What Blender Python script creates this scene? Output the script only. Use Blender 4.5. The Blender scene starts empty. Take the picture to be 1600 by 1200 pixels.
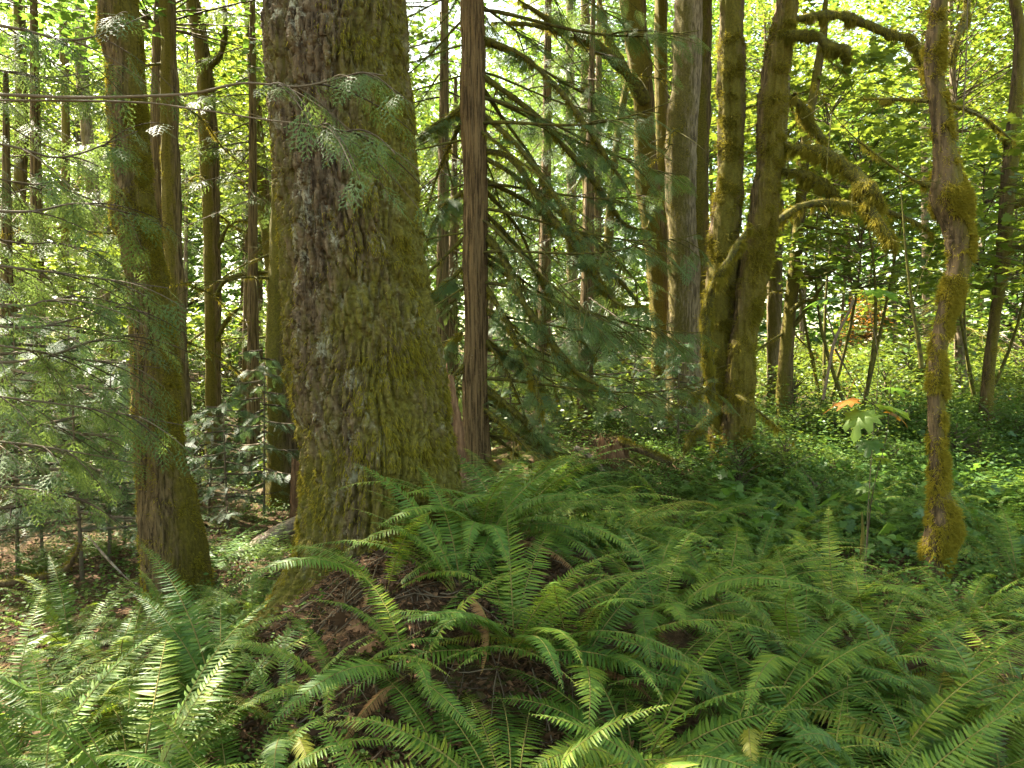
import bpy, math, random
import numpy as np
from mathutils import Vector, Matrix

# ------------------------------------------------------------------ camera, sky, sun, exposure
SC = bpy.context.scene
COL = SC.collection
F_PX = 1100.0                      # focal length in pixels of a 1600 px wide frame
CAM = np.array([0.0, 0.0, 1.9])
PITCH = math.atan(40 / F_PX)
cam = bpy.data.cameras.new('camera')
cam.sensor_width = 36.0
cam.lens = 36.0 * F_PX / 1600.0
cam.clip_end = 1000
cam.clip_start = 0.05
camo = bpy.data.objects.new('camera', cam)
COL.objects.link(camo)
camo.location = CAM
camo.rotation_euler = (math.pi / 2 - PITCH, 0, 0)
SC.camera = camo

SUN_DIR = Vector((-0.52, 0.36, 0.80)).normalized()     # from the ground towards the sun
SUN_EL = math.asin(SUN_DIR.z)
SUN_AZ = math.atan2(SUN_DIR.x, SUN_DIR.y)
W = bpy.data.worlds.new('World')
SC.world = W
W.use_nodes = True
nt = W.node_tree
nt.nodes.clear()
sky = nt.nodes.new('ShaderNodeTexSky')
sky.sky_type = 'NISHITA'
sky.sun_disc = False
sky.sun_elevation = SUN_EL
sky.sun_rotation = SUN_AZ
sky.dust_density = 3.0
sky.ozone_density = 0.6
bg = nt.nodes.new('ShaderNodeBackground')
bg.inputs['Strength'].default_value = 0.115
wo = nt.nodes.new('ShaderNodeOutputWorld')
hz = nt.nodes.new('ShaderNodeMix')           # warm tint multiplied into the sky colour, in place of a white balance
hz.data_type = 'RGBA'
hz.blend_type = 'MULTIPLY'
hz.inputs[0].default_value = 1.0
hz.inputs[7].default_value = (1.0, 0.93, 0.66, 1)
nt.links.new(sky.outputs[0], hz.inputs[6])
nt.links.new(hz.outputs[2], bg.inputs[0])
nt.links.new(bg.outputs[0], wo.inputs[0])
sl = bpy.data.lights.new('sun', 'SUN')
sl.energy = 5.0
sl.angle = math.radians(0.5)
sl.color = (1.0, 0.92, 0.76)
so = bpy.data.objects.new('sun', sl)
COL.objects.link(so)
so.rotation_euler = (-SUN_DIR).to_track_quat('-Z', 'Y').to_euler()
SC.view_settings.view_transform = 'Standard'
SC.view_settings.look = 'None'
SC.view_settings.exposure = 3.45
SC.view_settings.gamma = 1.0
cy = SC.cycles
cy.use_denoising = True
try:
    cy.denoiser = 'OPENIMAGEDENOISE'
    cy.denoising_input_passes = 'RGB_ALBEDO_NORMAL'
except Exception:
    pass
try:
    cy.denoising_prefilter = 'ACCURATE'
except Exception:
    pass
cy.max_bounces = 7
cy.diffuse_bounces = 4
cy.glossy_bounces = 2
cy.transmission_bounces = 4
cy.transparent_max_bounces = 4
cy.sample_clamp_indirect = 8
cy.use_adaptive_sampling = True
cy.adaptive_threshold = 0.02
cy.caustics_reflective = False
cy.caustics_refractive = False
cy.blur_glossy = 1.0

rng = np.random.default_rng(7)
random.seed(7)


def R(a, b, n=None):
    return rng.uniform(a, b, n)


# ------------------------------------------------------------------ measuring aid: photo pixel + distance -> point
def at(px, py, d):
    x = (px - 800) / F_PX
    y = -(py - 600) / F_PX
    cp, sp = math.cos(PITCH), math.sin(PITCH)
    fy = cp + y * sp
    fz = -sp + y * cp
    k = d / fy
    return np.array([x * k, d, CAM[2] + fz * k])


# ------------------------------------------------------------------ noise
def _hash(i, j, k):
    h = (i * 374761393 + j * 668265263 + k * 2147483647) & 0xffffffff
    h = ((h ^ (h >> 13)) * 1274126177) & 0xffffffff
    h = ((h ^ (h >> 16)) * 2246822519) & 0xffffffff
    return ((h ^ (h >> 15)) & 0xffffff) / float(0xffffff)


def vnoise(p):
    p = np.asarray(p, float)
    f = np.floor(p).astype(np.int64)
    u = p - f
    u = u * u * u * (u * (u * 6 - 15) + 10)
    r = 0
    for a in (0, 1):
        wa = u[..., 0] if a else 1 - u[..., 0]
        for b in (0, 1):
            wb = u[..., 1] if b else 1 - u[..., 1]
            for c in (0, 1):
                wc = u[..., 2] if c else 1 - u[..., 2]
                r = r + wa * wb * wc * _hash(f[..., 0] + a, f[..., 1] + b, f[..., 2] + c)
    return r


def fbm(p, o=4, g=0.5):
    p = np.asarray(p, float)
    s, a, t = 0, 1.0, 0
    for i in range(o):
        s = s + a * vnoise(p * (2 ** i) + 17.3 * i)
        t += a
        a *= g
    return s / t


def cells(p, jit=0.9):
    """cellular noise: gap between the two nearest cell points, and a random number of the nearest cell"""
    p = np.asarray(p, float)
    f = np.floor(p).astype(np.int64)
    u = p - f
    d1 = np.full(p.shape[:-1], 9.0)
    d2 = d1.copy()
    idn = np.zeros(p.shape[:-1])
    for a in (-1, 0, 1):
        for b in (-1, 0, 1):
            for c in (-1, 0, 1):
                i, j, k = f[..., 0] + a, f[..., 1] + b, f[..., 2] + c
                h1, h2, h3 = _hash(i, j, k), _hash(i + 57, j + 113, k), _hash(i, j + 271, k + 91)
                d = np.sqrt((a + 0.5 + jit * (h1 - 0.5) - u[..., 0]) ** 2 + (b + 0.5 + jit * (h2 - 0.5) - u[..., 1]) ** 2 + (c + 0.5 + jit * (h3 - 0.5) - u[..., 2]) ** 2)
                n = d < d1
                d2 = np.where(n, d1, np.minimum(d2, d))
                idn = np.where(n, h3 * 0.5 + h1 * 0.5, idn)
                d1 = np.where(n, d, d1)
    return d2 - d1, idn


def sstep(a, b, x):
    t = np.clip((x - a) / (b - a), 0, 1)
    return t * t * (3 - 2 * t)


# ------------------------------------------------------------------ mesh building
class MB:
    def __init__(self):
        self.v, self.f, self.m, self.n, self.attr = [], [], [], 0, []

    def add(self, V, F, mat=0, a=None):
        V = np.asarray(V, np.float32).reshape(-1, 3)
        F = np.asarray(F, np.int32)
        self.v.append(V)
        self.f.append(F + self.n)
        self.m.append(np.full(len(F), mat, np.int32))
        self.attr.append(np.zeros(len(V), np.float32) if a is None else np.asarray(a, np.float32).ravel())
        self.n += len(V)
        return self

    def mesh(self, name, mats, origin=(0, 0, 0), smooth=True):
        V = np.concatenate(self.v) - np.asarray(origin, np.float32)
        me = bpy.data.meshes.new(name)
        me.vertices.add(len(V))
        me.vertices.foreach_set('co', V.ravel())
        loops = np.concatenate([f.ravel() for f in self.f])
        sizes = np.concatenate([np.full(len(f), f.shape[1], np.int32) for f in self.f])
        me.loops.add(len(loops))
        me.loops.foreach_set('vertex_index', loops)
        me.polygons.add(len(sizes))
        starts = np.concatenate([[0], np.cumsum(sizes)[:-1]]).astype(np.int32)
        me.polygons.foreach_set('loop_start', starts)
        if not isinstance(mats, (list, tuple)):
            mats = [mats]
        for m in mats:
            me.materials.append(m)
        me.polygons.foreach_set('material_index', np.concatenate(self.m))
        me.polygons.foreach_set('use_smooth', np.full(len(sizes), smooth, bool))
        A = np.concatenate(self.attr)
        if A.any():
            at_ = me.attributes.new('moss', 'FLOAT', 'POINT')
            at_.data.foreach_set('value', A)
        me.update(calc_edges=True)
        return me

    def build(self, name, mats, parent=None, origin=(0, 0, 0), smooth=True):
        return link(name, self.mesh(name, mats, origin, smooth), parent)


def link(name, me, parent=None, loc=(0, 0, 0), rot=(0, 0, 0), sc=(1, 1, 1)):
    o = bpy.data.objects.new(name, me)
    COL.objects.link(o)
    if parent is not None:
        o.parent = parent
    o.location = loc
    o.rotation_euler = rot
    o.scale = sc
    return o


def tag(o, label=None, cat=None, group=None, kind=None):
    if label:
        o['label'] = label
    if cat:
        o['category'] = cat
    if group:
        o['group'] = group
    if kind:
        o['kind'] = kind
    return o


def thing(name, label, cat, loc, group=None, rz=0.0):
    o = bpy.data.objects.new(name, None)
    o.empty_display_size = 0.1
    COL.objects.link(o)
    o.location = loc
    o.rotation_euler = (0, 0, rz)
    return tag(o, label, cat, group)


def norm(v):
    v = np.asarray(v, float)
    return v / np.maximum(np.linalg.norm(v, axis=-1, keepdims=True), 1e-9)


def frames(fwd, up):
    """local x = side, y = forward, z = normal; returns (N,3,3) with the axes as columns"""
    f = norm(fwd)
    s = norm(np.cross(f, up))
    n = np.cross(s, f)
    return np.stack([s, f, n], axis=-1)


def scatter(V0, F0, M, P):
    """N transformed copies of a small template as one block of vertices and faces"""
    V0, F0 = np.asarray(V0, float), np.asarray(F0, np.int64)
    n, k = len(P), len(V0)
    V = np.einsum('nij,kj->nki', M, V0) + np.asarray(P)[:, None, :]
    F = (F0[None] + (np.arange(n) * k)[:, None, None]).reshape(-1, F0.shape[1])
    return V.reshape(-1, 3), F


def grid_faces(nr, ns, wrap=True):
    i = np.arange(nr - 1)[:, None]
    j = np.arange(ns if wrap else ns - 1)[None]
    j2 = (j + 1) % ns
    return np.stack([i * ns + j, i * ns + j2, (i + 1) * ns + j2, (i + 1) * ns + j], -1).reshape(-1, 4)


def spline(P, n):
    """Catmull-Rom resampling of control rows (any number of columns) to n rows"""
    P = np.asarray(P, float)
    m = len(P)
    if m == 2:
        return P[0] + (P[1] - P[0]) * np.linspace(0, 1, n)[:, None]
    Q = np.vstack([2 * P[0] - P[1], P, 2 * P[-1] - P[-2]])
    t = np.linspace(0, m - 1 - 1e-9, n)
    i = t.astype(int)
    u = (t - i)[:, None]
    a, b, c, d = Q[i], Q[i + 1], Q[i + 2], Q[i + 3]
    return 0.5 * (2 * b + (c - a) * u + (2 * a - 5 * b + 4 * c - d) * u ** 2 + (3 * b - a - 3 * c + d) * u ** 3)


def tube_grid(path, rad, ns):
    path = np.asarray(path, float)
    rad = np.broadcast_to(np.asarray(rad, float), (len(path),))
    T = norm(np.gradient(path, axis=0))
    ref = np.array([0, 1.0, 0]) if abs(T[:, 2]).mean() > 0.6 else np.array([0, 0, 1.0])
    s = norm(np.cross(T, ref))
    b = np.cross(s, T)
    a = np.linspace(0, 2 * math.pi, ns, endpoint=False)
    N = s[:, None] * np.cos(a)[None, :, None] + b[:, None] * np.sin(a)[None, :, None]
    return path[:, None] + N * rad[:, None, None], N


def add_tube(mb, path, rad, ns=6, mat=0, rough=0.0, fr=8.0):
    G, N = tube_grid(path, rad, ns)
    if rough:
        G = G + N * ((fbm(G * fr, 3) - 0.5) * 2 * rough)[..., None] * np.broadcast_to(np.asarray(rad, float), (len(path),))[:, None, None]
    mb.add(G, grid_faces(len(path), ns), mat)
    return G, N


# ------------------------------------------------------------------ materials
def new_mat(name):
    m = bpy.data.materials.new(name)
    m.use_nodes = True
    m.node_tree.nodes.clear()
    return m, m.node_tree


def ramp(nt, fac, stops):
    r = nt.nodes.new('ShaderNodeValToRGB')
    e = r.color_ramp.elements
    while len(e) < len(stops):
        e.new(0.5)
    for i, (p, c) in enumerate(stops):
        e[i].position = p
        e[i].color = (*c, 1)
    nt.links.new(fac, r.inputs[0])
    return r.outputs[0]


def math_node(nt, op, a, b=None, clamp=False):
    n = nt.nodes.new('ShaderNodeMath')
    n.operation = op
    n.use_clamp = clamp
    for i, x in enumerate((a, b)):
        if x is None:
            continue
        if isinstance(x, (int, float)):
            n.inputs[i].default_value = x
        else:
            nt.links.new(x, n.inputs[i])
    return n.outputs[0]


def mixrgb(nt, fac, a, b):
    n = nt.nodes.new('ShaderNodeMix')
    n.data_type = 'RGBA'
    for s, x in ((n.inputs[0], fac), (n.inputs[6], a), (n.inputs[7], b)):
        if isinstance(x, (int, float)):
            s.default_value = x
        elif isinstance(x, tuple):
            s.default_value = (*x, 1)
        else:
            nt.links.new(x, s)
    return n.outputs[2]


def noise_node(nt, scale, detail=4, rough=0.55, vec=None):
    n = nt.nodes.new('ShaderNodeTexNoise')
    n.inputs['Scale'].default_value = scale
    n.inputs['Detail'].default_value = detail
    n.inputs['Roughness'].default_value = rough
    if vec is not None:
        nt.links.new(vec, n.inputs['Vector'])
    return n.outputs[0]


def coords(nt, sx=1, sy=1, sz=1):
    t = nt.nodes.new('ShaderNodeTexCoord')
    m = nt.nodes.new('ShaderNodeMapping')
    m.inputs['Scale'].default_value = (sx, sy, sz)
    nt.links.new(t.outputs['Object'], m.inputs[0])
    return m.outputs[0]


def leaf_mat(name, stops, trans, tfac=0.4, rough=0.45, spec=0.4, patch=6.0):
    """foliage: colour varies by leaf and by object; light passes through the blade"""
    m, nt = new_mat(name)
    g = nt.nodes.new('ShaderNodeNewGeometry')
    oi = nt.nodes.new('ShaderNodeObjectInfo')
    f = math_node(nt, 'MULTIPLY', g.outputs['Random Per Island'], 0.42)
    f = math_node(nt, 'ADD', f, math_node(nt, 'MULTIPLY', oi.outputs['Random'], 0.43))
    f = math_node(nt, 'ADD', f, math_node(nt, 'MULTIPLY', noise_node(nt, patch, 2, vec=coords(nt)), 0.15), True)
    c = ramp(nt, f, stops)
    p = nt.nodes.new('ShaderNodeBsdfPrincipled')
    nt.links.new(c, p.inputs['Base Color'])
    p.inputs['Roughness'].default_value = rough
    p.inputs['Specular IOR Level'].default_value = spec
    t = nt.nodes.new('ShaderNodeBsdfTranslucent')
    tc = mixrgb(nt, 0.5, c, trans)
    nt.links.new(tc, t.inputs[0])
    mx = nt.nodes.new('ShaderNodeMixShader')
    mx.inputs[0].default_value = tfac
    nt.links.new(p.outputs[0], mx.inputs[1])
    nt.links.new(t.outputs[0], mx.inputs[2])
    o = nt.nodes.new('ShaderNodeOutputMaterial')
    nt.links.new(mx.outputs[0], o.inputs[0])
    return m


def bark_mat(name, dark, light, lichen, moss, lichen_amt=0.35, moss_amt=0.5, stretch=0.15, scale=14, bump=0.4):
    m, nt = new_mat(name)
    v = coords(nt, 1, 1, stretch)
    v1 = coords(nt)
    fib = noise_node(nt, scale, 6, 0.65, v)
    base = ramp(nt, fib, [(0.38, dark), (0.6, light)])
    # pale lichen crusts
    l1 = noise_node(nt, 9, 5, 0.7, coords(nt, 1, 1, 0.55))
    l2 = noise_node(nt, 60, 3, 0.6, v1)
    lm = math_node(nt, 'ADD', l1, math_node(nt, 'MULTIPLY', l2, 0.35))
    lm = math_node(nt, 'SUBTRACT', lm, 0.92 - lichen_amt * 0.35)
    lm = math_node(nt, 'MULTIPLY', lm, 9.0, True)
    base = mixrgb(nt, math_node(nt, 'MULTIPLY', lm, 0.8), base, lichen)
    # moss: a cover of its own shape, more where the mesh says so
    at_ = nt.nodes.new('ShaderNodeAttribute')
    at_.attribute_name = 'moss'
    mn = noise_node(nt, 3.0, 3, 0.6, coords(nt, 1, 1, 0.4))
    mn2 = noise_node(nt, 26, 5, 0.75, coords(nt, 1, 1, 0.3))
    mm = math_node(nt, 'ADD', math_node(nt, 'MULTIPLY', mn, 0.6), math_node(nt, 'MULTIPLY', mn2, 0.55))
    mm = math_node(nt, 'ADD', mm, math_node(nt, 'MULTIPLY', at_.outputs['Fac'], 0.32))
    mm = math_node(nt, 'SUBTRACT', mm, 0.90 - moss_amt * 0.4)
    mm = math_node(nt, 'MULTIPLY', mm, 5.0, True)
    mm = math_node(nt, 'MULTIPLY', mm, 0.9)
    mossc = ramp(nt, noise_node(nt, 45, 4, 0.7, v1), [(0.3, tuple(x * 0.45 for x in moss)), (0.7, tuple(min(1, x * 1.25) for x in moss))])
    base = mixrgb(nt, mm, base, mossc)
    p = nt.nodes.new('ShaderNodeBsdfPrincipled')
    nt.links.new(base, p.inputs['Base Color'])
    p.inputs['Roughness'].default_value = 0.9
    p.inputs['Specular IOR Level'].default_value = 0.15
    bp = nt.nodes.new('ShaderNodeBump')
    bp.inputs['Strength'].default_value = bump
    bp.inputs['Distance'].default_value = 0.02
    hh = math_node(nt, 'ADD', fib, math_node(nt, 'MULTIPLY', noise_node(nt, 80, 4, 0.7, v1), 0.5))
    nt.links.new(hh, bp.inputs['Height'])
    nt.links.new(bp.outputs[0], p.inputs['Normal'])
    o = nt.nodes.new('ShaderNodeOutputMaterial')
    nt.links.new(p.outputs[0], o.inputs[0])
    return m


def ground_mat():
    m, nt = new_mat('forest_floor')
    v = coords(nt)
    a = noise_node(nt, 22, 6, 0.7, v)
    b = noise_node(nt, 1.6, 5, 0.65, v)
    c = ramp(nt, a, [(0.25, (0.022, 0.014, 0.008)), (0.5, (0.07, 0.042, 0.022)), (0.72, (0.16, 0.1, 0.055))])
    ms = ramp(nt, noise_node(nt, 50, 4, 0.7, v), [(0.3, (0.02, 0.028, 0.006)), (0.7, (0.085, 0.1, 0.018))])
    k = math_node(nt, 'MULTIPLY', math_node(nt, 'SUBTRACT', b, 0.5), 6.0, True)
    c = mixrgb(nt, k, c, ms)
    p = nt.nodes.new('ShaderNodeBsdfPrincipled')
    nt.links.new(c, p.inputs['Base Color'])
    p.inputs['Roughness'].default_value = 0.95
    p.inputs['Specular IOR Level'].default_value = 0.1
    bp = nt.nodes.new('ShaderNodeBump')
    bp.inputs['Strength'].default_value = 0.8
    bp.inputs['Distance'].default_value = 0.03
    nt.links.new(a, bp.inputs['Height'])
    nt.links.new(bp.outputs[0], p.inputs['Normal'])
    o = nt.nodes.new('ShaderNodeOutputMaterial')
    nt.links.new(p.outputs[0], o.inputs[0])
    return m


def plain_mat(name, stops, scale=12, rough=0.85, spec=0.15, stretch=1.0, island=False):
    m, nt = new_mat(name)
    f = noise_node(nt, scale, 5, 0.65, coords(nt, 1, 1, stretch))
    if island:
        g = nt.nodes.new('ShaderNodeNewGeometry')
        f = math_node(nt, 'ADD', math_node(nt, 'MULTIPLY', f, 0.3), math_node(nt, 'MULTIPLY', g.outputs['Random Per Island'], 0.7))
    c = ramp(nt, f, stops)
    p = nt.nodes.new('ShaderNodeBsdfPrincipled')
    nt.links.new(c, p.inputs['Base Color'])
    p.inputs['Roughness'].default_value = rough
    p.inputs['Specular IOR Level'].default_value = spec
    o = nt.nodes.new('ShaderNodeOutputMaterial')
    nt.links.new(p.outputs[0], o.inputs[0])
    return m


M_FERN = leaf_mat('fern_green', [(0.0, (0.022, 0.058, 0.012)), (0.35, (0.052, 0.112, 0.016)), (0.7, (0.108, 0.168, 0.02)), (1.0, (0.2, 0.21, 0.02))], (0.24, 0.32, 0.015), 0.38, 0.48, 0.25)
M_FERN_Y = leaf_mat('fern_yellowing', [(0.0, (0.10, 0.13, 0.015)), (0.6, (0.20, 0.19, 0.02)), (1.0, (0.30, 0.22, 0.03))], (0.35, 0.3, 0.03), 0.35, 0.5, 0.3)
M_FERN_D = leaf_mat('fern_withered', [(0.0, (0.09, 0.045, 0.018)), (0.6, (0.17, 0.09, 0.035)), (1.0, (0.25, 0.15, 0.06))], (0.25, 0.14, 0.05), 0.25, 0.7, 0.15)
M_RACHIS = plain_mat('fern_stalk', [(0.3, (0.09, 0.075, 0.02)), (0.7, (0.17, 0.15, 0.04))], 20)
M_CEDAR = leaf_mat('cedar_scale', [(0.0, (0.03, 0.062, 0.024)), (0.5, (0.062, 0.11, 0.036)), (1.0, (0.125, 0.16, 0.036))], (0.2, 0.27, 0.04), 0.38, 0.55, 0.25)
M_HEMLOCK = leaf_mat('hemlock_needle', [(0.0, (0.03, 0.065, 0.03)), (0.5, (0.05, 0.1, 0.042)), (1.0, (0.09, 0.15, 0.05))], (0.15, 0.25, 0.05), 0.3, 0.5, 0.35)
M_MAPLE = leaf_mat('maple_leaf', [(0.0, (0.016, 0.048, 0.012)), (0.4, (0.045, 0.095, 0.014)), (0.75, (0.11, 0.155, 0.018)), (1.0, (0.22, 0.2, 0.025))], (0.28, 0.34, 0.025), 0.4, 0.42, 0.45)
M_MAPLE_D = leaf_mat('broad_leaf_dark', [(0.0, (0.025, 0.065, 0.015)), (0.6, (0.05, 0.11, 0.02)), (1.0, (0.09, 0.15, 0.02))], (0.2, 0.34, 0.03), 0.45, 0.42, 0.4)
M_YELLOW = leaf_mat('yellow_leaf', [(0.0, (0.26, 0.13, 0.012)), (0.5, (0.3, 0.12, 0.012)), (1.0, (0.26, 0.075, 0.01))], (0.4, 0.17, 0.015), 0.4, 0.5, 0.3)
M_FRESH = leaf_mat('fresh_leaf', [(0.0, (0.07, 0.14, 0.015)), (0.5, (0.1, 0.17, 0.018)), (1.0, (0.14, 0.19, 0.02))], (0.25, 0.32, 0.03), 0.4, 0.5, 0.3)
M_COVER = leaf_mat('cover_leaf', [(0.0, (0.022, 0.055, 0.012)), (0.5, (0.05, 0.1, 0.018)), (1.0, (0.13, 0.17, 0.025))], (0.18, 0.28, 0.03), 0.35, 0.55, 0.2)
M_MOSS = leaf_mat('moss_blade', [(0.0, (0.05, 0.045, 0.006)), (0.5, (0.14, 0.122, 0.012)), (1.0, (0.3, 0.235, 0.022))], (0.34, 0.27, 0.02), 0.35, 0.8, 0.1)
M_LITTER = plain_mat('dead_leaf', [(0.1, (0.02, 0.011, 0.006)), (0.5, (0.07, 0.037, 0.017)), (0.8, (0.13, 0.07, 0.034)), (0.95, (0.24, 0.14, 0.075))], 30, 0.8, 0.15, island=True)
M_TWIG = plain_mat('twig_bark', [(0.3, (0.045, 0.032, 0.02)), (0.7, (0.13, 0.1, 0.065))], 30, island=True)
M_LIMB = plain_mat('mossy_limb', [(0.35, (0.03, 0.024, 0.010)), (0.55, (0.075, 0.068, 0.011)), (0.75, (0.12, 0.105, 0.016))], 18)
M_FIR = bark_mat('fir_bark', (0.026, 0.016, 0.008), (0.135, 0.094, 0.054), (0.30, 0.28, 0.2), (0.108, 0.094, 0.012), 0.55, 0.74, 0.25, 30, 0.9)
M_MAPLEBARK = bark_mat('maple_bark', (0.028, 0.018, 0.008), (0.165, 0.113, 0.052), (0.30, 0.28, 0.19), (0.11, 0.088, 0.009), 0.3, 0.74, 0.06, 46, 1.0)
M_CEDARBARK = bark_mat('cedar_bark', (0.032, 0.019, 0.008), (0.165, 0.105, 0.048), (0.25, 0.22, 0.16), (0.085, 0.075, 0.013), 0.16, 0.48, 0.05, 44, 1.0)
M_GREYBARK = bark_mat('grey_bark', (0.06, 0.044, 0.026), (0.22, 0.17, 0.11), (0.3, 0.28, 0.23), (0.085, 0.07, 0.012), 0.3, 0.5, 0.15, 30, 0.8)
M_MOSSBARK = bark_mat('mossy_bark', (0.028, 0.019, 0.009), (0.115, 0.078, 0.04), (0.26, 0.24, 0.17), (0.10, 0.086, 0.010), 0.15, 0.66, 0.15, 30, 0.8)
M_ROT = plain_mat('rotten_wood', [(0.3, (0.045, 0.025, 0.013)), (0.5, (0.12, 0.062, 0.03)), (0.72, (0.24, 0.14, 0.075))], 24, stretch=0.15)
M_LOG = bark_mat('weathered_log', (0.07, 0.05, 0.035), (0.2, 0.155, 0.115), (0.32, 0.29, 0.25), (0.09, 0.09, 0.015), 0.5, 0.35, 1.0, 18, 0.5)
M_GROUND = ground_mat()


# ------------------------------------------------------------------ ground
def ground_z(x, y):
    x, y = np.asarray(x, float), np.asarray(y, float)
    r = np.interp(y, [-40, 0, 5, 9, 12, 20, 40, 150], [0, 0, 0.0, 0.42, 0.85, 1.3, 2.0, 4])
    l = np.interp(y, [-40, 0, 5, 6.5, 8, 10, 14, 20, 40, 150], [0, 0.1, 0.05, -0.15, -0.32, -0.34, -0.2, 0.2, 1.2, 4])
    s = sstep(-2.6, 0.8, x)
    z = l * (1 - s) + r * s
    z = z + 0.72 * np.exp(-((x + 0.5) ** 2 / 0.95 + (y - 3.75) ** 2 / 1.0))
    z = z + 0.42 * np.exp(-((x - 0.7) ** 2 / 2.0 + (y - 4.6) ** 2 / 2.0))
    p = np.stack([x, y, np.zeros_like(x)], -1)
    z = z + 0.35 * (fbm(p * 0.55 + 3.1, 3) - 0.5) + 0.09 * (fbm(p * 3.1, 3) - 0.5)
    return z


def axis(lo, hi, n, k):
    t = np.linspace(-1, 1, n)
    s = np.sinh(t * k) / math.sinh(k)
    return np.where(s < 0, -s * lo, s * hi)


gx = axis(-150, 150, 420, 5.2)
gy = axis(-40, 190, 460, 5.0) + 4.0
GX, GY = np.meshgrid(gx, gy)
GZ = ground_z(GX, GY)
GZ += 0.02 * (fbm(np.stack([GX, GY, GX * 0], -1) * 14, 3) - 0.5) * (GY < 20)
mb = MB()
mb.add(np.stack([GX, GY, GZ], -1), grid_faces(len(gy), len(gx), False))
tag(mb.build('ground', M_GROUND), kind='structure')


def gpt(x, y):
    return np.array([x, y, float(ground_z(x, y))])


def on_ground(px, d):
    """ground point under the photo column px at distance d"""
    return gpt(at(px, 600, d)[0], d)


# ------------------------------------------------------------------ leaf shapes
def leaf_diamond(fold=0.12):
    V = [(0, 0, 0), (0.32, 0.45, fold), (0, 1, 0), (-0.32, 0.45, fold)]
    return np.array(V), np.array([(0, 1, 2), (0, 2, 3)])


def leaf_maple():
    out = [(0.06, 0.0), (0.30, -0.12), (0.36, 0.05), (0.62, 0.02), (0.50, 0.18), (0.66, 0.36), (0.40, 0.34), (0.46, 0.58),
           (0.36, 0.72), (0.22, 0.56), (0.12, 0.62), (0.17, 0.84), (0.0, 1.05)]
    pts = out + [(-x, y) for x, y in out[-2::-1]]
    V = [(0, 0.22, 0)] + [(x, y, 0.10 * abs(x) - 0.14 * max(0, math.hypot(x, y - 0.2) - 0.35)) for x, y in pts]
    n = len(pts)
    return np.array(V), np.array([(0, i + 1, (i + 1) % n + 1) for i in range(n)])


LD = leaf_diamond()
LM = leaf_maple()


def leaf_big(seed):
    """one large lobed leaf: rings of points so that the blade cups, its lobes droop and its edge waves"""
    o, _ = leaf_maple()
    o = o[1:, :2]
    c = np.array([0, 0.25])
    rings, n = [0.0, 0.3, 0.6, 0.85, 1.0], len(o)
    V = []
    for q in rings[1:]:
        shp = c + (o - c) * q if q > 0.7 else c + (o - c) / np.linalg.norm(o - c, axis=1, keepdims=True) * q * (0.45 * np.linalg.norm(o - c, axis=1, keepdims=True) + 0.28)
        rr_ = np.linalg.norm(shp - c, axis=1)
        a_ = np.arctan2(shp[:, 1] - c[1], shp[:, 0])
        z = 0.10 * np.abs(np.sin(a_ * 2.5 + 0.3)) * rr_ - 0.42 * rr_ ** 2 + 0.05 * np.sin(a_ * 7 + seed) * rr_
        V.append(np.column_stack([shp, z]))
    V = np.concatenate([np.array([[0, 0.25, 0.0]])] + V)
    F = [(0, 1 + i, 1 + (i + 1) % n, 1 + (i + 1) % n) for i in range(n)]
    tri = np.array([(0, 1 + i, 1 + (i + 1) % n) for i in range(n)])
    quad = np.array([(1 + k * n + i, 1 + (k + 1) * n + i, 1 + (k + 1) * n + (i + 1) % n, 1 + k * n + (i + 1) % n) for k in range(3) for i in range(n)])
    return V, tri, quad


def rand_dirs(n, zlo=-0.3, zhi=0.3):
    a = R(0, 2 * math.pi, n)
    z = R(zlo, zhi, n)
    h = np.sqrt(1 - z * z)
    return np.stack([np.cos(a) * h, np.sin(a) * h, z], -1)


def leaf_block(P, size, tpl, tilt=0.45, down=0.0):
    """leaves at points P, blades mostly level with random tilt"""
    n = len(P)
    f = rand_dirs(n, -0.35 - down, 0.25 - down)
    up = np.array([0, 0, 1.0]) + rng.normal(0, tilt, (n, 3))
    M = frames(f, up) * (np.broadcast_to(size, (n,)) * R(0.65, 1.25, n))[:, None, None]
    return scatter(tpl[0], tpl[1], M, P)


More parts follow.
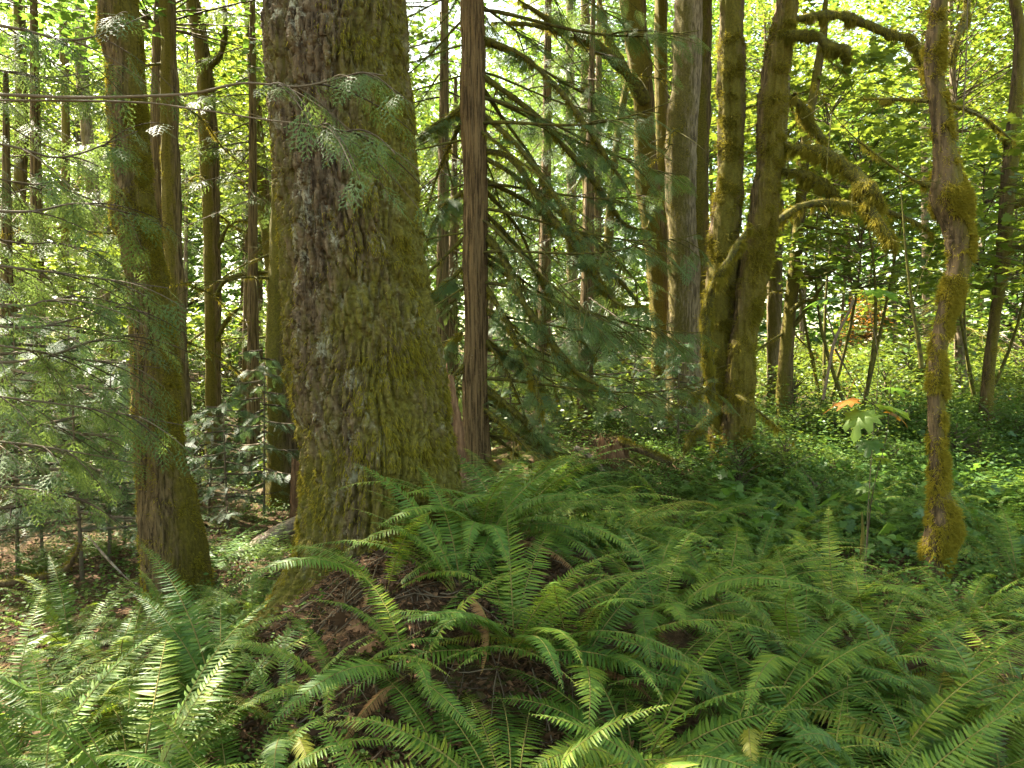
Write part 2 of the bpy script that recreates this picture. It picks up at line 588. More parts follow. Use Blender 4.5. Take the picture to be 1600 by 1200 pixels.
# ------------------------------------------------------------------ sword fern fronds
def frond_mesh(name, L, a0, a1, pw, npair, pl, sway, mats, curl=0.0, lod=1):
    mb = MB()
    n = 40
    t = np.linspace(0, 1, n)
    ang = a0 + (a1 - a0) * t ** pw
    ds = L / (n - 1)
    y = np.concatenate([[0], np.cumsum(np.cos(ang[:-1]) * ds)])
    z = np.concatenate([[0], np.cumsum(np.sin(ang[:-1]) * ds)])
    x = sway * t ** 2 * L
    path = np.stack([x, y, z], -1)
    r = 0.0042 * (1 - t) + 0.0009
    add_tube(mb, path[::2], r[::2], 4, 1)
    tp = np.linspace(0.13, 0.985, npair) + R(-0.003, 0.003, npair)
    T = norm(np.gradient(path, axis=0))
    N0 = np.stack([np.zeros(n), -np.sin(ang), np.cos(ang)], -1)
    for s in (-1, 1):
        tt = np.clip(tp + s * 0.25 / npair, 0, 1)
        B = np.stack([np.interp(tt, t, path[:, k]) for k in range(3)], -1)
        Tp = norm(np.stack([np.interp(tt, t, T[:, k]) for k in range(3)], -1))
        Np = norm(np.stack([np.interp(tt, t, N0[:, k]) for k in range(3)], -1))
        Sd = norm(np.cross(Tp, Np)) * s
        u = (tt - 0.13) / 0.87
        prof = np.clip(0.62 + 1.5 * u, 0, 1) * np.clip((1 - u) / 0.62, 0, 1) ** 0.72
        ln = pl * np.maximum(prof, 0.05) * R(0.86, 1.1, npair) * np.where(rng.random(npair) < 0.035, R(0.1, 0.6, npair), 1)
        f = 0.16 + 0.45 * u ** 2 + R(-0.07, 0.07, npair)
        dr = R(-0.05, 0.22, npair) + curl
        D = Sd * np.cos(f)[:, None] + Tp * np.sin(f)[:, None] - Np * dr[:, None]
        # blade tilts a little so that neighbours overlap like louvres
        Nn = Np + Tp * R(0.05, 0.45, npair)[:, None] + Sd * 0.1
        M = frames(D, Nn)
        wid = np.minimum(0.0075 + 0.045 * ln, 0.17 * ln + 0.002) * 0.58
        us = [0.0, 0.10, 0.38, 0.70, 1.0]
        ws = [0.35, 1.0, 0.95, 0.62, 0.0]
        k = len(us)
        V = np.zeros((npair, k, 3, 3))
        for i, (uu, ww) in enumerate(zip(us, ws)):
            for j, e in enumerate((-1, 0, 1)):
                loc = np.stack([e * wid * ww + s * -0.10 * ln * uu ** 2, ln * uu, (abs(e) * 0.28 * wid * ww) - ln * 0.13 * uu ** 2], -1)
                V[:, i, j] = B + np.einsum('nij,nj->ni', M, loc)
        F0 = grid_faces(k, 3, False)
        F = (F0[None] + (np.arange(npair) * k * 3)[:, None, None]).reshape(-1, 4)
        mb.add(V, F, 0)
    return mb.mesh(name, mats)


FRONDS, FRONDS_Y, FRONDS_D = [], [], []
for i in range(24):
    L = R(0.78, 1.1)
    up = i % 4
    a0 = [1.25, 1.05, 0.85, 0.6][up] + R(-0.1, 0.1)
    a1 = [0.1, -0.35, -0.55, -0.65][up] + R(-0.25, 0.2)
    args = dict(L=L, a0=a0, a1=a1, pw=R(0.8, 1.6), npair=int(L * R(46, 56)), pl=R(0.08, 0.11), sway=R(-0.25, 0.25))
    FRONDS.append(frond_mesh('frond', mats=[M_FERN, M_RACHIS], **args))
    if i % 4 == 2:
        FRONDS_D.append(frond_mesh('frond', mats=[M_FERN_D, M_RACHIS], curl=0.6, **dict(args, a0=0.25, a1=-0.9)))
        FRONDS_Y.append(frond_mesh('frond', mats=[M_FERN_Y, M_RACHIS], curl=0.25, **args))


def frond_rot(az, roll=0.0, pitch=0.0):
    # frond meshes run along +Y; turn them to azimuth az (0 = +X)
    return (pitch, roll, az - math.pi / 2)


def fern(label, base, n, size=1.0, group='sword ferns', az=None, spread=None, yellow=0, name='sword_fern', lean=0.0):
    root = thing(name, label, 'fern', base, group)
    a0 = R(0, 6.28)
    for k in range(n):
        if az is None:
            a = a0 + k * 2.39996 + R(-0.25, 0.25)
        else:
            a = az + R(-spread, spread)
        me = FRONDS[int(rng.integers(0, len(FRONDS)))]
        if k < yellow:
            me = FRONDS_Y[int(rng.integers(0, len(FRONDS_Y)))]
        s = size * R(0.75, 1.12)
        off = 0.04 * size
        link('frond', me, root, (math.cos(a) * off, math.sin(a) * off, 0.0), frond_rot(a, R(-0.3, 0.3), R(-0.16, 0.12) + lean), (s, s, s))
    for k in range(n // 9):
        a = a0 + R(0, 6.28)
        s = size * R(0.45, 0.75)
        link('frond', FRONDS_D[int(rng.integers(0, len(FRONDS_D)))], root, (0, 0, 0.02), frond_rot(a, R(-0.8, 0.8), R(-0.2, 0.1)), (s, s, s))
    return root


def far_fern_mesh(n, seed):
    """whole small fern as one mesh for plants too far off to show single fronds"""
    mb = MB()
    for k in range(n):
        a = k * 2.4 + R(-0.3, 0.3)
        L = R(0.6, 1.0)
        t = np.linspace(0, 1, 7)
        ang = R(0.7, 1.2) + (R(-0.7, 0.1) - 0.9) * t
        yy = np.concatenate([[0], np.cumsum(np.cos(ang[:-1]) * L / 6)])
        zz = np.concatenate([[0], np.cumsum(np.sin(ang[:-1]) * L / 6)])
        path = np.stack([np.cos(a) * yy, np.sin(a) * yy, zz], -1)
        tt = np.repeat(np.linspace(0.12, 0.98, 22), 2)
        B = np.stack([np.interp(tt, t, path[:, c]) for c in range(3)], -1)
        Tg = norm(np.gradient(path, axis=0))
        Tp = np.stack([np.interp(tt, t, Tg[:, c]) for c in range(3)], -1)
        sd = norm(np.cross(Tp, [0, 0, 1.0])) * np.tile([-1, 1], 22)[:, None]
        ln = 0.1 * np.clip((1 - (tt - 0.1) / 0.9) / 0.6, 0.1, 1) ** 0.7
        M = frames(sd + Tp * 0.35 - np.array([0, 0, 0.15]), np.array([0, 0, 1.0]) + rng.normal(0, 0.2, (44, 3)))
        M = M * ln[:, None, None]
        tpl = np.array([(0.08, 0, 0), (0.09, 0.5, 0), (0, 1, -0.08), (-0.09, 0.5, 0), (-0.08, 0, 0)])
        V, F = scatter(tpl, np.array([(0, 1, 3, 4), (1, 2, 3, 3)])[:1], M, B)
        mb.add(V, F)
        V, F = scatter(tpl, np.array([(1, 2, 3)]), M, B)
        mb.add(V, F)
    return mb.mesh('sword_fern', M_FERN)


FAR_FERNS = [far_fern_mesh(int(R(13, 20)), i) for i in range(5)]


# ------------------------------------------------------------------ cedar sprays and branches
def spray_template(nb=11, fine=17):
    """flat feathery spray along +Y, unit length: side twigs carrying small scale blades with gaps between"""
    V, F = [], []

    def blade(p, d, l, w):
        d = np.array(d) / np.linalg.norm(d)
        s = np.array([d[1], -d[0], 0])
        k = len(V)
        p = np.array(p)
        dz = np.array([0, 0, -0.12 * l])
        V.extend([p, p + d * l * 0.4 + s * w + dz * 0.3, p + d * l + dz, p + d * l * 0.4 - s * w + dz * 0.3])
        F.append((k, k + 1, k + 2, k + 3))
    for i in range(nb):
        t = 0.05 + 0.9 * (i / nb) ** 0.9
        s = 1 if i % 2 else -1
        l2 = 0.40 * (1 - t) ** 0.8 + 0.07
        a = 0.8 - 0.3 * t
        d = np.array([s * math.sin(a), math.cos(a), 0])
        b = np.array([0.0, t, -0.12 * t * t])
        m = max(2, int(l2 * fine))
        for j in range(m):
            q = (j + 0.6) / m
            p = b + d * l2 * q + np.array([0, 0, -0.2 * l2 * q * q])
            e = 1 if j % 2 else -1
            dd = np.array([d[0] * math.cos(e * 0.55) - d[1] * math.sin(e * 0.55), d[0] * math.sin(e * 0.55) + d[1] * math.cos(e * 0.55), 0])
            blade(p, dd, 0.15 * (1 - 0.55 * q) * (0.5 + l2), 0.016)
        blade(b, d, l2 * 1.08, 0.013)
    blade((0, 0, 0), (0, 1, 0), 1.02, 0.007)
    return np.array(V), np.array(F)


SPRAY = spray_template(13, 20)
SPRAY_NEAR = spray_template(10, 13)
SPRAY_LO = spray_template(8, 10)


def hemlock_template():
    V, F = [], []

    def quad(p, d, l, w):
        d = np.array(d) / np.linalg.norm(d)
        s = np.array([d[1], -d[0], 0])
        k = len(V)
        p = np.array(p)
        V.extend([p + s * w, p + d * l + s * w * 0.5, p + d * l - s * w * 0.5, p - s * w])
        F.append((k, k + 1, k + 2, k + 3))
    for i in range(7):
        t = 0.05 + 0.93 * i / 7
        for s in (-1, 1):
            l2 = 0.24 * (1 - t) + 0.06
            d = np.array([s * 0.7, 0.72, 0])
            b = np.array([0, t, -0.1 * t * t])
            m = max(2, int(l2 * 22))
            for j in range(m):
                p = b + d * l2 * (j + 0.5) / m
                for e in (-1, 1):
                    dd = np.array([d[0] * 0.45 - e * d[1] * 0.9, d[1] * 0.45 + e * d[0] * 0.9, 0])
                    quad(p, dd, 0.042, 0.008)
            quad(b, d, l2, 0.004)
    quad((0, 0, 0), (0, 1, 0), 1.0, 0.005)
    return np.array(V), np.array(F)


HEM = hemlock_template()


def branch_parts(L, droop, lift, n_spray, spray_len, tpl, sparse=0.15, hang=0.7, r0=0.014, sub=5, wide=0.5):
    """returns (limb MB, foliage MB) of a conifer branch along +Y that sags and turns up at the tip"""
    limb, fol = MB(), MB()
    n = 18
    t = np.linspace(0, 1, n)
    ph = R(0, 6)
    x = 0.05 * L * np.sin(t * 5 + ph) * t + R(-0.1, 0.1) * L * t ** 2
    y = L * t * (1 - 0.12 * droop * t)
    z = -droop * L * (t ** 1.2) * 0.75 + lift * L * t ** 3
    path = np.stack([x, y, z], -1)
    add_tube(limb, path, r0 * (1 - 0.85 * t) + 0.0015, 6, 0, 0.35, 20)
    paths = [(path, 1.0)]
    for k in range(sub):
        u = R(0.25, 0.9)
        p0 = np.array([np.interp(u, t, path[:, c]) for c in range(3)])
        s = -1 if k % 2 else 1
        l = L * wide * (1.15 - u) * R(0.6, 1.1)
        q = np.linspace(0, 1, 8)[:, None]
        d = np.array([s * R(0.5, 0.95), R(0.5, 0.9), -droop * 0.5])
        sp = p0 + d * l * q + np.array([0, 0, -0.35 * l]) * q ** 2
        add_tube(limb, sp, r0 * 0.4 * (1 - 0.8 * q[:, 0]) + 0.001, 4, 0)
        paths.append((sp, l / L))
    tot = sum(w for _, w in paths)
    for pth, w in paths:
        m = max(3, int(n_spray * w / tot))
        u = R(sparse, 1.0, m)
        tn = np.linspace(0, 1, len(pth))
        P = np.stack([np.interp(u, tn, pth[:, c]) for c in range(3)], -1)
        T = norm(np.gradient(pth, axis=0))
        Tp = np.stack([np.interp(u, tn, T[:, c]) for c in range(3)], -1)
        sd = norm(np.cross(Tp, [0, 0, 1.0])) * np.where(rng.random(m) < 0.5, -1, 1)[:, None]
        D = Tp * R(0.4, 1.0, m)[:, None] + sd * R(0.3, 0.9, m)[:, None] + np.array([0, 0, -1.0]) * (hang * R(0.4, 1.2, m))[:, None]
        N = np.array([0, 0, 1.0]) + sd * 0.5 + rng.normal(0, 0.3, (m, 3)) + Tp * hang * 0.6
        M = frames(D, N) * (spray_len * R(0.6, 1.25, m))[:, None, None]
        V, F = scatter(tpl[0], tpl[1], M, P)
        fol.add(V, F)
    return limb, fol


def branch_set(count, mat_f, mat_l, **kw):
    out = []
    for i in range(count):
        a = dict(kw)
        a['L'] = kw['L'] * R(0.8, 1.15)
        a['droop'] = kw['droop'] * R(0.75, 1.25)
        l, f = branch_parts(**a)
        out.append((l.mesh('branch', mat_l), f.mesh('foliage', mat_f)))
    return out


CEDAR_BR = branch_set(5, M_CEDAR, M_LIMB, L=2.0, droop=0.8, lift=0.25, n_spray=46, spray_len=0.20, tpl=SPRAY, sub=11, r0=0.016)
CEDAR_FINE = branch_set(4, M_CEDAR, M_TWIG, L=1.6, droop=0.28, lift=0.05, n_spray=55, spray_len=0.19, tpl=SPRAY, sub=6, r0=0.008, hang=0.8)
HEM_BR = branch_set(5, M_HEMLOCK, M_TWIG, L=1.5, droop=0.3, lift=0.0, n_spray=75, spray_len=0.26, tpl=HEM, sub=8, hang=0.3, r0=0.008, wide=0.6)


def add_branch(root, var, loc, az, pitch=0.0, s=1.0, roll=0.0):
    """branch (part) with its foliage (sub-part); loc relative to the root"""
    b = link('branch', var[0], root, loc, (pitch, roll, az - math.pi / 2), (s, s, s))
    link('foliage', var[1], b)
    return b


# whole conifer crowns for trees farther off: one mesh
def conifer_crown(h, rbase, nlev, tpl, spray_len, mat, droop=0.5, per=26):
    limb, fol = MB(), MB()
    for k in range(nlev):
        u = (k + R(0, 0.6)) / nlev
        zz = h * u
        L = rbase * (1 - u) ** 0.7 * R(0.6, 1.1) + 0.15
        a = k * 2.4 + R(-0.4, 0.4)
        l, f = branch_parts(L, droop, 0.15, int(per * L / rbase) + 5, spray_len, tpl, 0.1, 0.5, 0.012, 4)
        c, s = math.cos(a - math.pi / 2), math.sin(a - math.pi / 2)
        M = np.array([[c, -s, 0], [s, c, 0], [0, 0, 1]])
        for src, m in ((l, 1), (f, 0)):
            for V, F in zip(src.v, src.f):
                fol.n = fol.n
            VV = np.concatenate(src.v) @ M.T + np.array([0, 0, zz])
            FF = np.concatenate(src.f)
            fol.add(VV, FF, m)
    return fol.mesh('crown', [mat, M_TWIG])


CON_CROWN = [conifer_crown(6.0, 2.1, 34, SPRAY_LO, 0.36, M_CEDAR, 0.6, 26) for _ in range(2)]
SAPLING_CROWN = [conifer_crown(1.5, 0.65, 24, HEM, 0.17, M_HEMLOCK, 0.22, 26) for _ in range(3)]


# ------------------------------------------------------------------ broadleaf crowns
def leafy_crown(R0, H, nclump, per, leaf, tpl, mat, clump_r=0.55, flat=0.16):
    mb = MB()
    a = R(0, 2 * math.pi, nclump)
    r = R0 * np.sqrt(R(0.03, 1, nclump))
    zz = H * R(0, 1, nclump)
    taper = 0.45 + 0.55 * np.sin(np.clip(zz / H, 0, 1) * math.pi * 0.85 + 0.35)
    C = np.stack([np.cos(a) * r * taper, np.sin(a) * r * taper, zz], -1)
    for c in C:
        s = np.array([0, 0, max(0, c[2] - 0.35 * math.hypot(c[0], c[1]) - 0.2)])
        q = np.linspace(0, 1, 6)[:, None]
        pth = s + (c - s) * q + np.array([0, 0, 0.12 * np.linalg.norm(c - s)]) * (q * (1 - q))
        add_tube(mb, pth, 0.016 * (1 - 0.8 * q[:, 0]), 4, 1)
    n = nclump * per
    ci = np.repeat(np.arange(nclump), per)
    rr = clump_r * np.sqrt(R(0, 1, n)) * np.repeat(R(0.6, 1.3, nclump), per)
    aa = R(0, 2 * math.pi, n)
    P = C[ci] + np.stack([np.cos(aa) * rr, np.sin(aa) * rr, rng.normal(0, flat, n) - 0.18 * rr], -1)
    V, F = leaf_block(P, leaf, tpl, 0.42)
    mb.add(V, F, 0)
    return mb.mesh('crown', [mat, M_TWIG])


CROWN_NEAR = [leafy_crown(1.9, 3.2, 64, 20, 0.15, LM, M_MAPLE, 0.5, 0.12) for _ in range(3)]
CROWN_FAR = [leafy_crown(2.6, 4.4, 110, 42, 0.135, LD, M_MAPLE, 0.6, 0.2) for _ in range(3)]
CROWN_DARK = [leafy_crown(2.6, 4.4, 110, 42, 0.13, LD, M_MAPLE_D, 0.6, 0.2) for _ in range(2)]
BUSH = [leafy_crown(0.9, 1.3, 60, 26, 0.085, LD, M_COVER, 0.3, 0.12) for _ in range(3)]
BUSH_Y = [leafy_crown(0.9, 1.3, 60, 26, 0.085, LD, M_MAPLE, 0.3, 0.12) for _ in range(2)]


# ------------------------------------------------------------------ moss
def blade_tpl():
    V = [(-0.09, 0, 0), (0.09, 0, 0), (0.06, 0.55, 0.1), (-0.06, 0.55, 0.1), (0, 1, 0.02)]
    return np.array(V)


def fuzz(mb, G, N, n, length, droop=0.6, weight=None, mat=0, clump=7.0, thr=0.0):
    """n moss blades growing from the surface grid G with normals N"""
    nr, ns = G.shape[:2]
    P = G.reshape(-1, 3)
    NN = N.reshape(-1, 3)
    w = np.ones(len(P)) if weight is None else np.asarray(weight, float).ravel().copy()
    w *= np.clip(fbm(P * clump, 3) - 0.3 - thr, 0.0, 1) + 0.012 * (0.35 - thr)
    w /= w.sum()
    i = rng.choice(len(P), n, p=w)
    r_, s_ = i // ns, i % ns
    j = np.minimum(r_ + 1, nr - 1) * ns + s_
    k = r_ * ns + (s_ + 1) % ns
    a, b = R(0, 1, n)[:, None], R(0, 1, n)[:, None]
    Q = P[i] + (P[j] - P[i]) * a + (P[k] - P[i]) * b
    D = NN[i] + rng.normal(0, 0.45, (n, 3)) + np.array([0, 0, -1.0]) * droop * R(0.3, 1.6, n)[:, None]
    M = frames(D, NN[i] + rng.normal(0, 0.5, (n, 3)))
    ln = length * R(0.45, 1.35, n) * (0.6 + 0.8 * fbm(Q * clump * 1.7, 2))
    M = M * np.stack([np.minimum(ln, 0.028), ln, ln], -1)[:, None, :]
    tpl = blade_tpl()
    Q = Q - NN[i] * 0.002
    V, _ = scatter(tpl, [(0, 1, 2, 3)], M, Q)
    f = np.arange(n)[:, None] * 5
    mb.add(V, f + np.array([[0, 1, 2, 3]]), mat)
    mb.n -= len(V)
    mb.f.append((f + np.array([[3, 2, 4]]) + mb.n).astype(np.int32))
    mb.m.append(np.full(n, mat, np.int32))
    mb.n += len(V)


# ------------------------------------------------------------------ trunks
def px_path(pts, d, d_top=None):
    """photo outline rows (px, py, width px), bottom first -> path and radii at distance d"""
    out = []
    for k, (px, py, w) in enumerate(pts):
        dd = d if d_top is None else d + (d_top - d) * k / (len(pts) - 1)
        p = at(px, py, dd)
        out.append((*p, w / 2 / F_PX * dd))
    return out


def grow_up(rows, z_top, taper=0.35):
    """carry the trunk on above the frame to z_top"""
    a, b = np.array(rows[-2]), np.array(rows[-1])
    dr = (b[:3] - a[:3]) / max(b[2] - a[2], 0.2)
    dz = z_top - b[2]
    for q in (0.35, 0.7, 1.0):
        rows.append((b[0] + dr[0] * dz * q * 0.5, b[1] + dr[1] * dz * q * 0.5, b[2] + dz * q, b[3] * (1 - (1 - taper) * q)))
    return rows


def root_down(rows, sink=0.15, flare=1.35):
    """set the foot of the trunk into the ground below its first row"""
    a = np.array(rows[0])
    gz = float(ground_z(a[0], a[1]))
    if a[2] > gz - sink:
        rows.insert(0, (a[0], a[1], gz - sink, a[3] * flare))
    return rows


def trunk_surface(rows, ns, per_m, lump=0.08, fr=3.0, bark=0.0, kz=0.18, bf=22.0, flute=0.0):
    rows = np.asarray(rows, float)
    ln = np.linalg.norm(np.diff(rows[:, :3], axis=0), axis=1).sum()
    S = spline(rows, max(12, int(ln * per_m)))
    G, N = tube_grid(S[:, :3], S[:, 3], ns)
    rad = S[:, 3][:, None]
    h = (fbm(G * fr, 3) - 0.5) * 2 * lump * rad
    if flute:
        a = np.linspace(0, 2 * math.pi, ns, endpoint=False)[None]
        h = h + flute * rad * (fbm(np.stack([np.cos(a) * 1.8 + 0 * G[..., 2], np.sin(a) * 1.8 + 0 * G[..., 2], G[..., 2] * 0.6], -1), 2) - 0.5) * 2
    if bark:
        q = G * np.array([1, 1, kz]) * bf
        q = q + 0.9 * np.stack([vnoise(q * 0.5 + 5), vnoise(q * 0.5 + 9), vnoise(q * 0.5 + 13)], -1)
        n1 = np.abs(2 * vnoise(q) - 1)
        n2 = np.abs(2 * vnoise(q * 2.1 + 4) - 1)
        ridge = np.clip(np.minimum(n1 * 2.2, 1.0) * 0.75 + np.minimum(n2 * 2.0, 1.0) * 0.25, 0, 1)
        # cross cracks break ridges into plates
        cz = np.abs(2 * vnoise(G * np.array([14, 14, 16.0]) + 31) - 1)
        ridge = ridge * (0.75 + 0.25 * np.minimum(cz * 3, 1))
        h = h + bark * (ridge - 0.8) + bark * 0.35 * (fbm(G * 70, 3) - 0.5)
    G = G + N * h[..., None]
    return G, N


def limb(root, name, pts, rad, mat, moss_n=0, moss_len=0.04, origin=(0, 0, 0), ns=10, hang=0.0, d=None, y=None, sub='moss'):
    """a limb through 3-D points as a part, its hanging moss as a sub-part"""
    S = spline(np.column_stack([pts, rad]), max(14, 8 * len(pts)))
    S[:, 3] *= np.clip((1 - np.linspace(0, 1, len(S))) / 0.16, 0.12, 1) ** 0.6 * (0.8 + 0.45 * vnoise(S[:, :3] * 9))
    G, N = tube_grid(S[:, :3], S[:, 3], ns)
    G = G + N * ((fbm(G * 11, 3) - 0.5) * 0.9 * S[:, 3][:, None])[..., None]
    G = np.concatenate([G, S[-1:, None, :3].repeat(ns, 1)])
    N = np.concatenate([N, N[-1:]])
    mb = MB()
    mb.add(G, grid_faces(len(G), ns))
    if moss_n:
        for _ in range(7):
            k = int(R(0.25, 0.98) * (len(S) - 1))
            dv = norm(rng.normal(0, 1, 3) + np.array([0, 0, -0.5]))
            l = R(0.08, 0.45)
            q = np.linspace(0, 1, 6)[:, None]
            add_tube(mb, S[k, :3] + dv * l * q + norm(rng.normal(0, 1, 3)) * l * 0.3 * q ** 2, 0.004 * (1 - 0.7 * q[:, 0]) + 0.001, 4)
    b = mb.build(name, mat, root, origin)
    if moss_n:
        m = MB()
        fuzz(m, G, N, moss_n, moss_len, 0.5, mat=0, clump=9)
        if hang:
            fuzz(m, G, N, int(moss_n * 0.9), hang, 2.2, weight=(np.clip(-N[..., 2], 0.0, 1) + 0.05) * np.clip(fbm(G * 16, 2) - 0.42, 0.005, 1) ** 1.5, clump=9)
        tag(m.build(sub, M_MOSS, b, origin), kind='stuff')
    return b


def tree(name, label, cat, rows, mat, z_top=9.0, group=None, ns=20, per_m=14, lump=0.12, bark=0.012, crown=None, crown_at=None,
         crown_s=1.0, moss_n=0, moss_len=0.025, moss_side=None, kz=0.15, bf=20, flute=0.0, flare=1.35, sink=0.15, fr=3.0):
    rows = root_down(list(rows), sink, flare)
    if z_top > rows[-1][2] + 0.3:
        rows = grow_up(rows, z_top)
    base = np.array(rows[0][:3])
    root = thing(name, label, cat, base, group)
    G, N = trunk_surface(rows, ns, per_m, lump, fr, bark, kz, bf, flute)
    mb = MB()
    ms = np.zeros(G.shape[:2])
    if moss_side is not None:
        k = N @ norm(np.array(moss_side[:3]))
        ms = (np.abs(k) ** 2 if len(moss_side) > 3 else np.clip(k, 0, 1)) + 0.02
    mb.add(G, grid_faces(len(G), ns), 0, ms)
    tr = mb.build('trunk', mat, root, base)
    if moss_n:
        m = MB()
        vis = (G[..., 2] < 6.0).astype(float)
        fuzz(m, G, N, moss_n, moss_len, 0.6, weight=(0.35 + ms) * vis if moss_side is not None else vis, thr=0.17)
        tag(m.build('moss', M_MOSS, tr, base), kind='stuff')
    if crown is not None:
        top = np.array(rows[-1][:3]) if crown_at is None else np.array(crown_at)
        link('crown', crown, root, top - base, (0, 0, R(0, 6.28)), (crown_s, crown_s, crown_s * R(0.9, 1.15)))
    return root, base, rows


SUNLIT = ((8.0, 17.0, 5.5, 7.0), (-4.2, 9.8, 2.6, 2.6), (2.9, 12.0, 1.5, 1.5), (1.4, 9.2, 1.2, 1.2), (5.6, 10.4, 2.0, 1.8))      # x, y, rx, ry of ground the photo shows in sun

# ================================================================== BIG TREES
# the huge fir on its mound
rows = px_path([(598, 1010, 300), (600, 950, 290), (599, 880, 268), (596, 800, 249), (591, 700, 243), (577, 600, 241), (563, 500, 238),
                (551, 380, 227), (541, 250, 221), (530, 120, 222), (523, 0, 222)], 4.4)
rows = grow_up(rows, 14, 0.6)
base = np.array([rows[0][0], rows[0][1], float(ground_z(rows[0][0], rows[0][1])) - 0.1])
fir = thing('fir_tree', 'huge mossy fir with deeply furrowed bark standing on the litter mound', 'tree', base)
S = spline(np.array(rows), 2600)
S = np.concatenate([S[S[:, 2] < 5.0], S[(S[:, 2] >= 5.0) & (S[:, 2] < 13.9)][::25]])
NS = 440
G, N = tube_grid(S[:, :3], S[:, 3], NS)
ang = np.arctan2(N[..., 1], N[..., 0])
zb = G[..., 2] - (base[2] + 0.1)
h = np.zeros(G.shape[:2])
for a0, w, amp, hz in ((-2.45, 0.36, 0.12, 0.22), (-0.25, 0.35, 0.16, 0.36), (-1.25, 0.4, 0.06, 0.30), (2.6, 0.5, 0.2, 0.4), (1.2, 0.5, 0.2, 0.4)):
    da = np.angle(np.exp(1j * (ang - a0)))
    h += amp * np.exp(-(da / w) ** 2) * np.exp(-np.clip(zb, -0.3, 9) / hz)
h += 0.07 * (fbm(G * 1.6, 3) - 0.5)
warp = 0.05 * np.stack([fbm(G * [4, 4, 2.5] + 5, 3) - 0.5, fbm(G * [4, 4, 2.5] + 9, 3) - 0.5, fbm(G * [4, 4, 2.5] + 13, 3) - 0.5], -1)
Gw = G + 2.2 * warp
n1 = np.abs(2 * vnoise(Gw * [13, 13, 1.9]) - 1)
furrow = np.minimum(n1 * 3.2, 1)                                  # long deep fissures
e1, r1 = cells(Gw * [24, 24, 6.0])
e2, r2 = cells(Gw * [46, 46, 24] + 7)
plate = sstep(0.0, 0.30, e1)
flake = sstep(0.0, 0.3, e2)
ridge = furrow * plate
h += 0.040 * (furrow - 1) + 0.028 * (plate - 1) + 0.016 * (r1 - 0.5) * plate + 0.006 * (flake - 1) + 0.010 * (r2 - 0.5) * flake
h += 0.020 * (fbm(G * [38, 38, 26], 4, 0.7) - 0.5)
G = G + N * h[..., None]
side = np.clip(N @ norm(np.array([0.8, -0.35, 0.0])), 0, 1) * 0.75
low = 0.55 * np.exp(-np.clip(zb, 0, 9) / 0.8)
left = np.clip(N @ norm(np.array([-0.95, -0.25, 0.0])), 0, 1) ** 2 * 0.45 * sstep(3.4, 1.6, zb)
ms = np.clip(side ** 1.5 + low + left + 0.25 * (fbm(G * 2.2, 3) - 0.5), 0.01, 1)
mb = MB()
mb.add(G, grid_faces(len(G), NS), 0, ms)
tr = mb.build('trunk', M_FIR, fir, base)
m = MB()
vis = (zb < 4.6) * (G[..., 1] < 4.75)
fuzz(m, G, N, 80000, 0.030, 2.2, weight=(0.05 + ms) ** 2.2 * vis * (0.2 + ridge), clump=6, thr=0.1)
tag(m.build('moss', M_MOSS, tr, base), kind='stuff')
link('crown', CON_CROWN[0], fir, np.array(rows[-1][:3]) - base - np.array([0, 0, 3.0]), (0, 0, 1), (1.7, 1.7, 1.9))

# left maple
rows = px_path([(280, 935, 100), (278, 900, 96), (265, 800, 88), (253, 720, 74), (246, 620, 71), (239, 520, 67), (230, 440, 62), (220, 380, 60), (211, 335, 66), (208, 280, 54),
                (204, 220, 54), (199, 175, 58), (196, 110, 52), (190, 60, 60), (185, 0, 52)], 5.65)
mt, mbase, mrows = tree('maple_tree', 'curved maple trunk with ridged brown bark and moss at both edges in left shade', 'tree', rows,
                        M_MAPLEBARK, 8.0, None, 150, 70, 0.10, 0.022, CROWN_DARK[0], None, 1.2, 50000, 0.026, (1, -0.25, 0, 1), 0.1, 40, 0.12, 1.35, 0.2, 2.2)
for px, py, w in ((185, 60, 30), (225, 245, 26), (205, 290, 22), (236, 405, 26)):      # burls
    pass

# straight cedar
rows = px_path([(748, 760, 50), (745, 690, 44), (743, 600, 40), (744, 500, 38), (741, 400, 38), (742, 300, 37), (739, 150, 37), (740, 70, 35), (737, 0, 36)], 8.2)
ced, cbase, crow = tree('cedar_tree', 'straight reddish brown cedar trunk with drooping mossy branches right of the huge fir', 'tree', rows,
                        M_CEDARBARK, 12.0, None, 80, 60, 0.06, 0.016, CON_CROWN[1], None, 1.1, 2500, 0.02, None, 0.05, 40, 0.2, 1.5, 0.2)
ax = np.array(crow)
for k in range(46):
    z = 1.0 + 6.2 * k / 46 + R(-0.1, 0.1)
    a = k * 2.39996 + R(-0.3, 0.3)
    if math.sin(a) < -0.75:
        a += 0.9
    if math.sin(a) < -0.75:
        a += 0.9
    x0 = np.interp(z + cbase[2], ax[:, 2], ax[:, 0]) - cbase[0]
    y0 = np.interp(z + cbase[2], ax[:, 2], ax[:, 1]) - cbase[1]
    v = CEDAR_BR[k % 5]
    s = R(0.85, 1.3) * (0.75 if math.cos(a) < -0.2 else 1.0)
    add_branch(ced, v, (x0 + 0.12 * math.cos(a), y0 + 0.12 * math.sin(a), z), a, R(-0.1, 0.35), s, R(-0.2, 0.2))


LIMB_W = 1.0


def limbpts(lst):
    """(px, py, distance, width px) rows -> 3-D points and radii"""
    P = np.array([at(a, b, d) for a, b, d, w in lst])
    r = np.array([w / 2 / F_PX * d * (0.6 if w < 3.2 else 1) * (LIMB_W if w > 9 else 1) for a, b, d, w in lst])
    return P, r


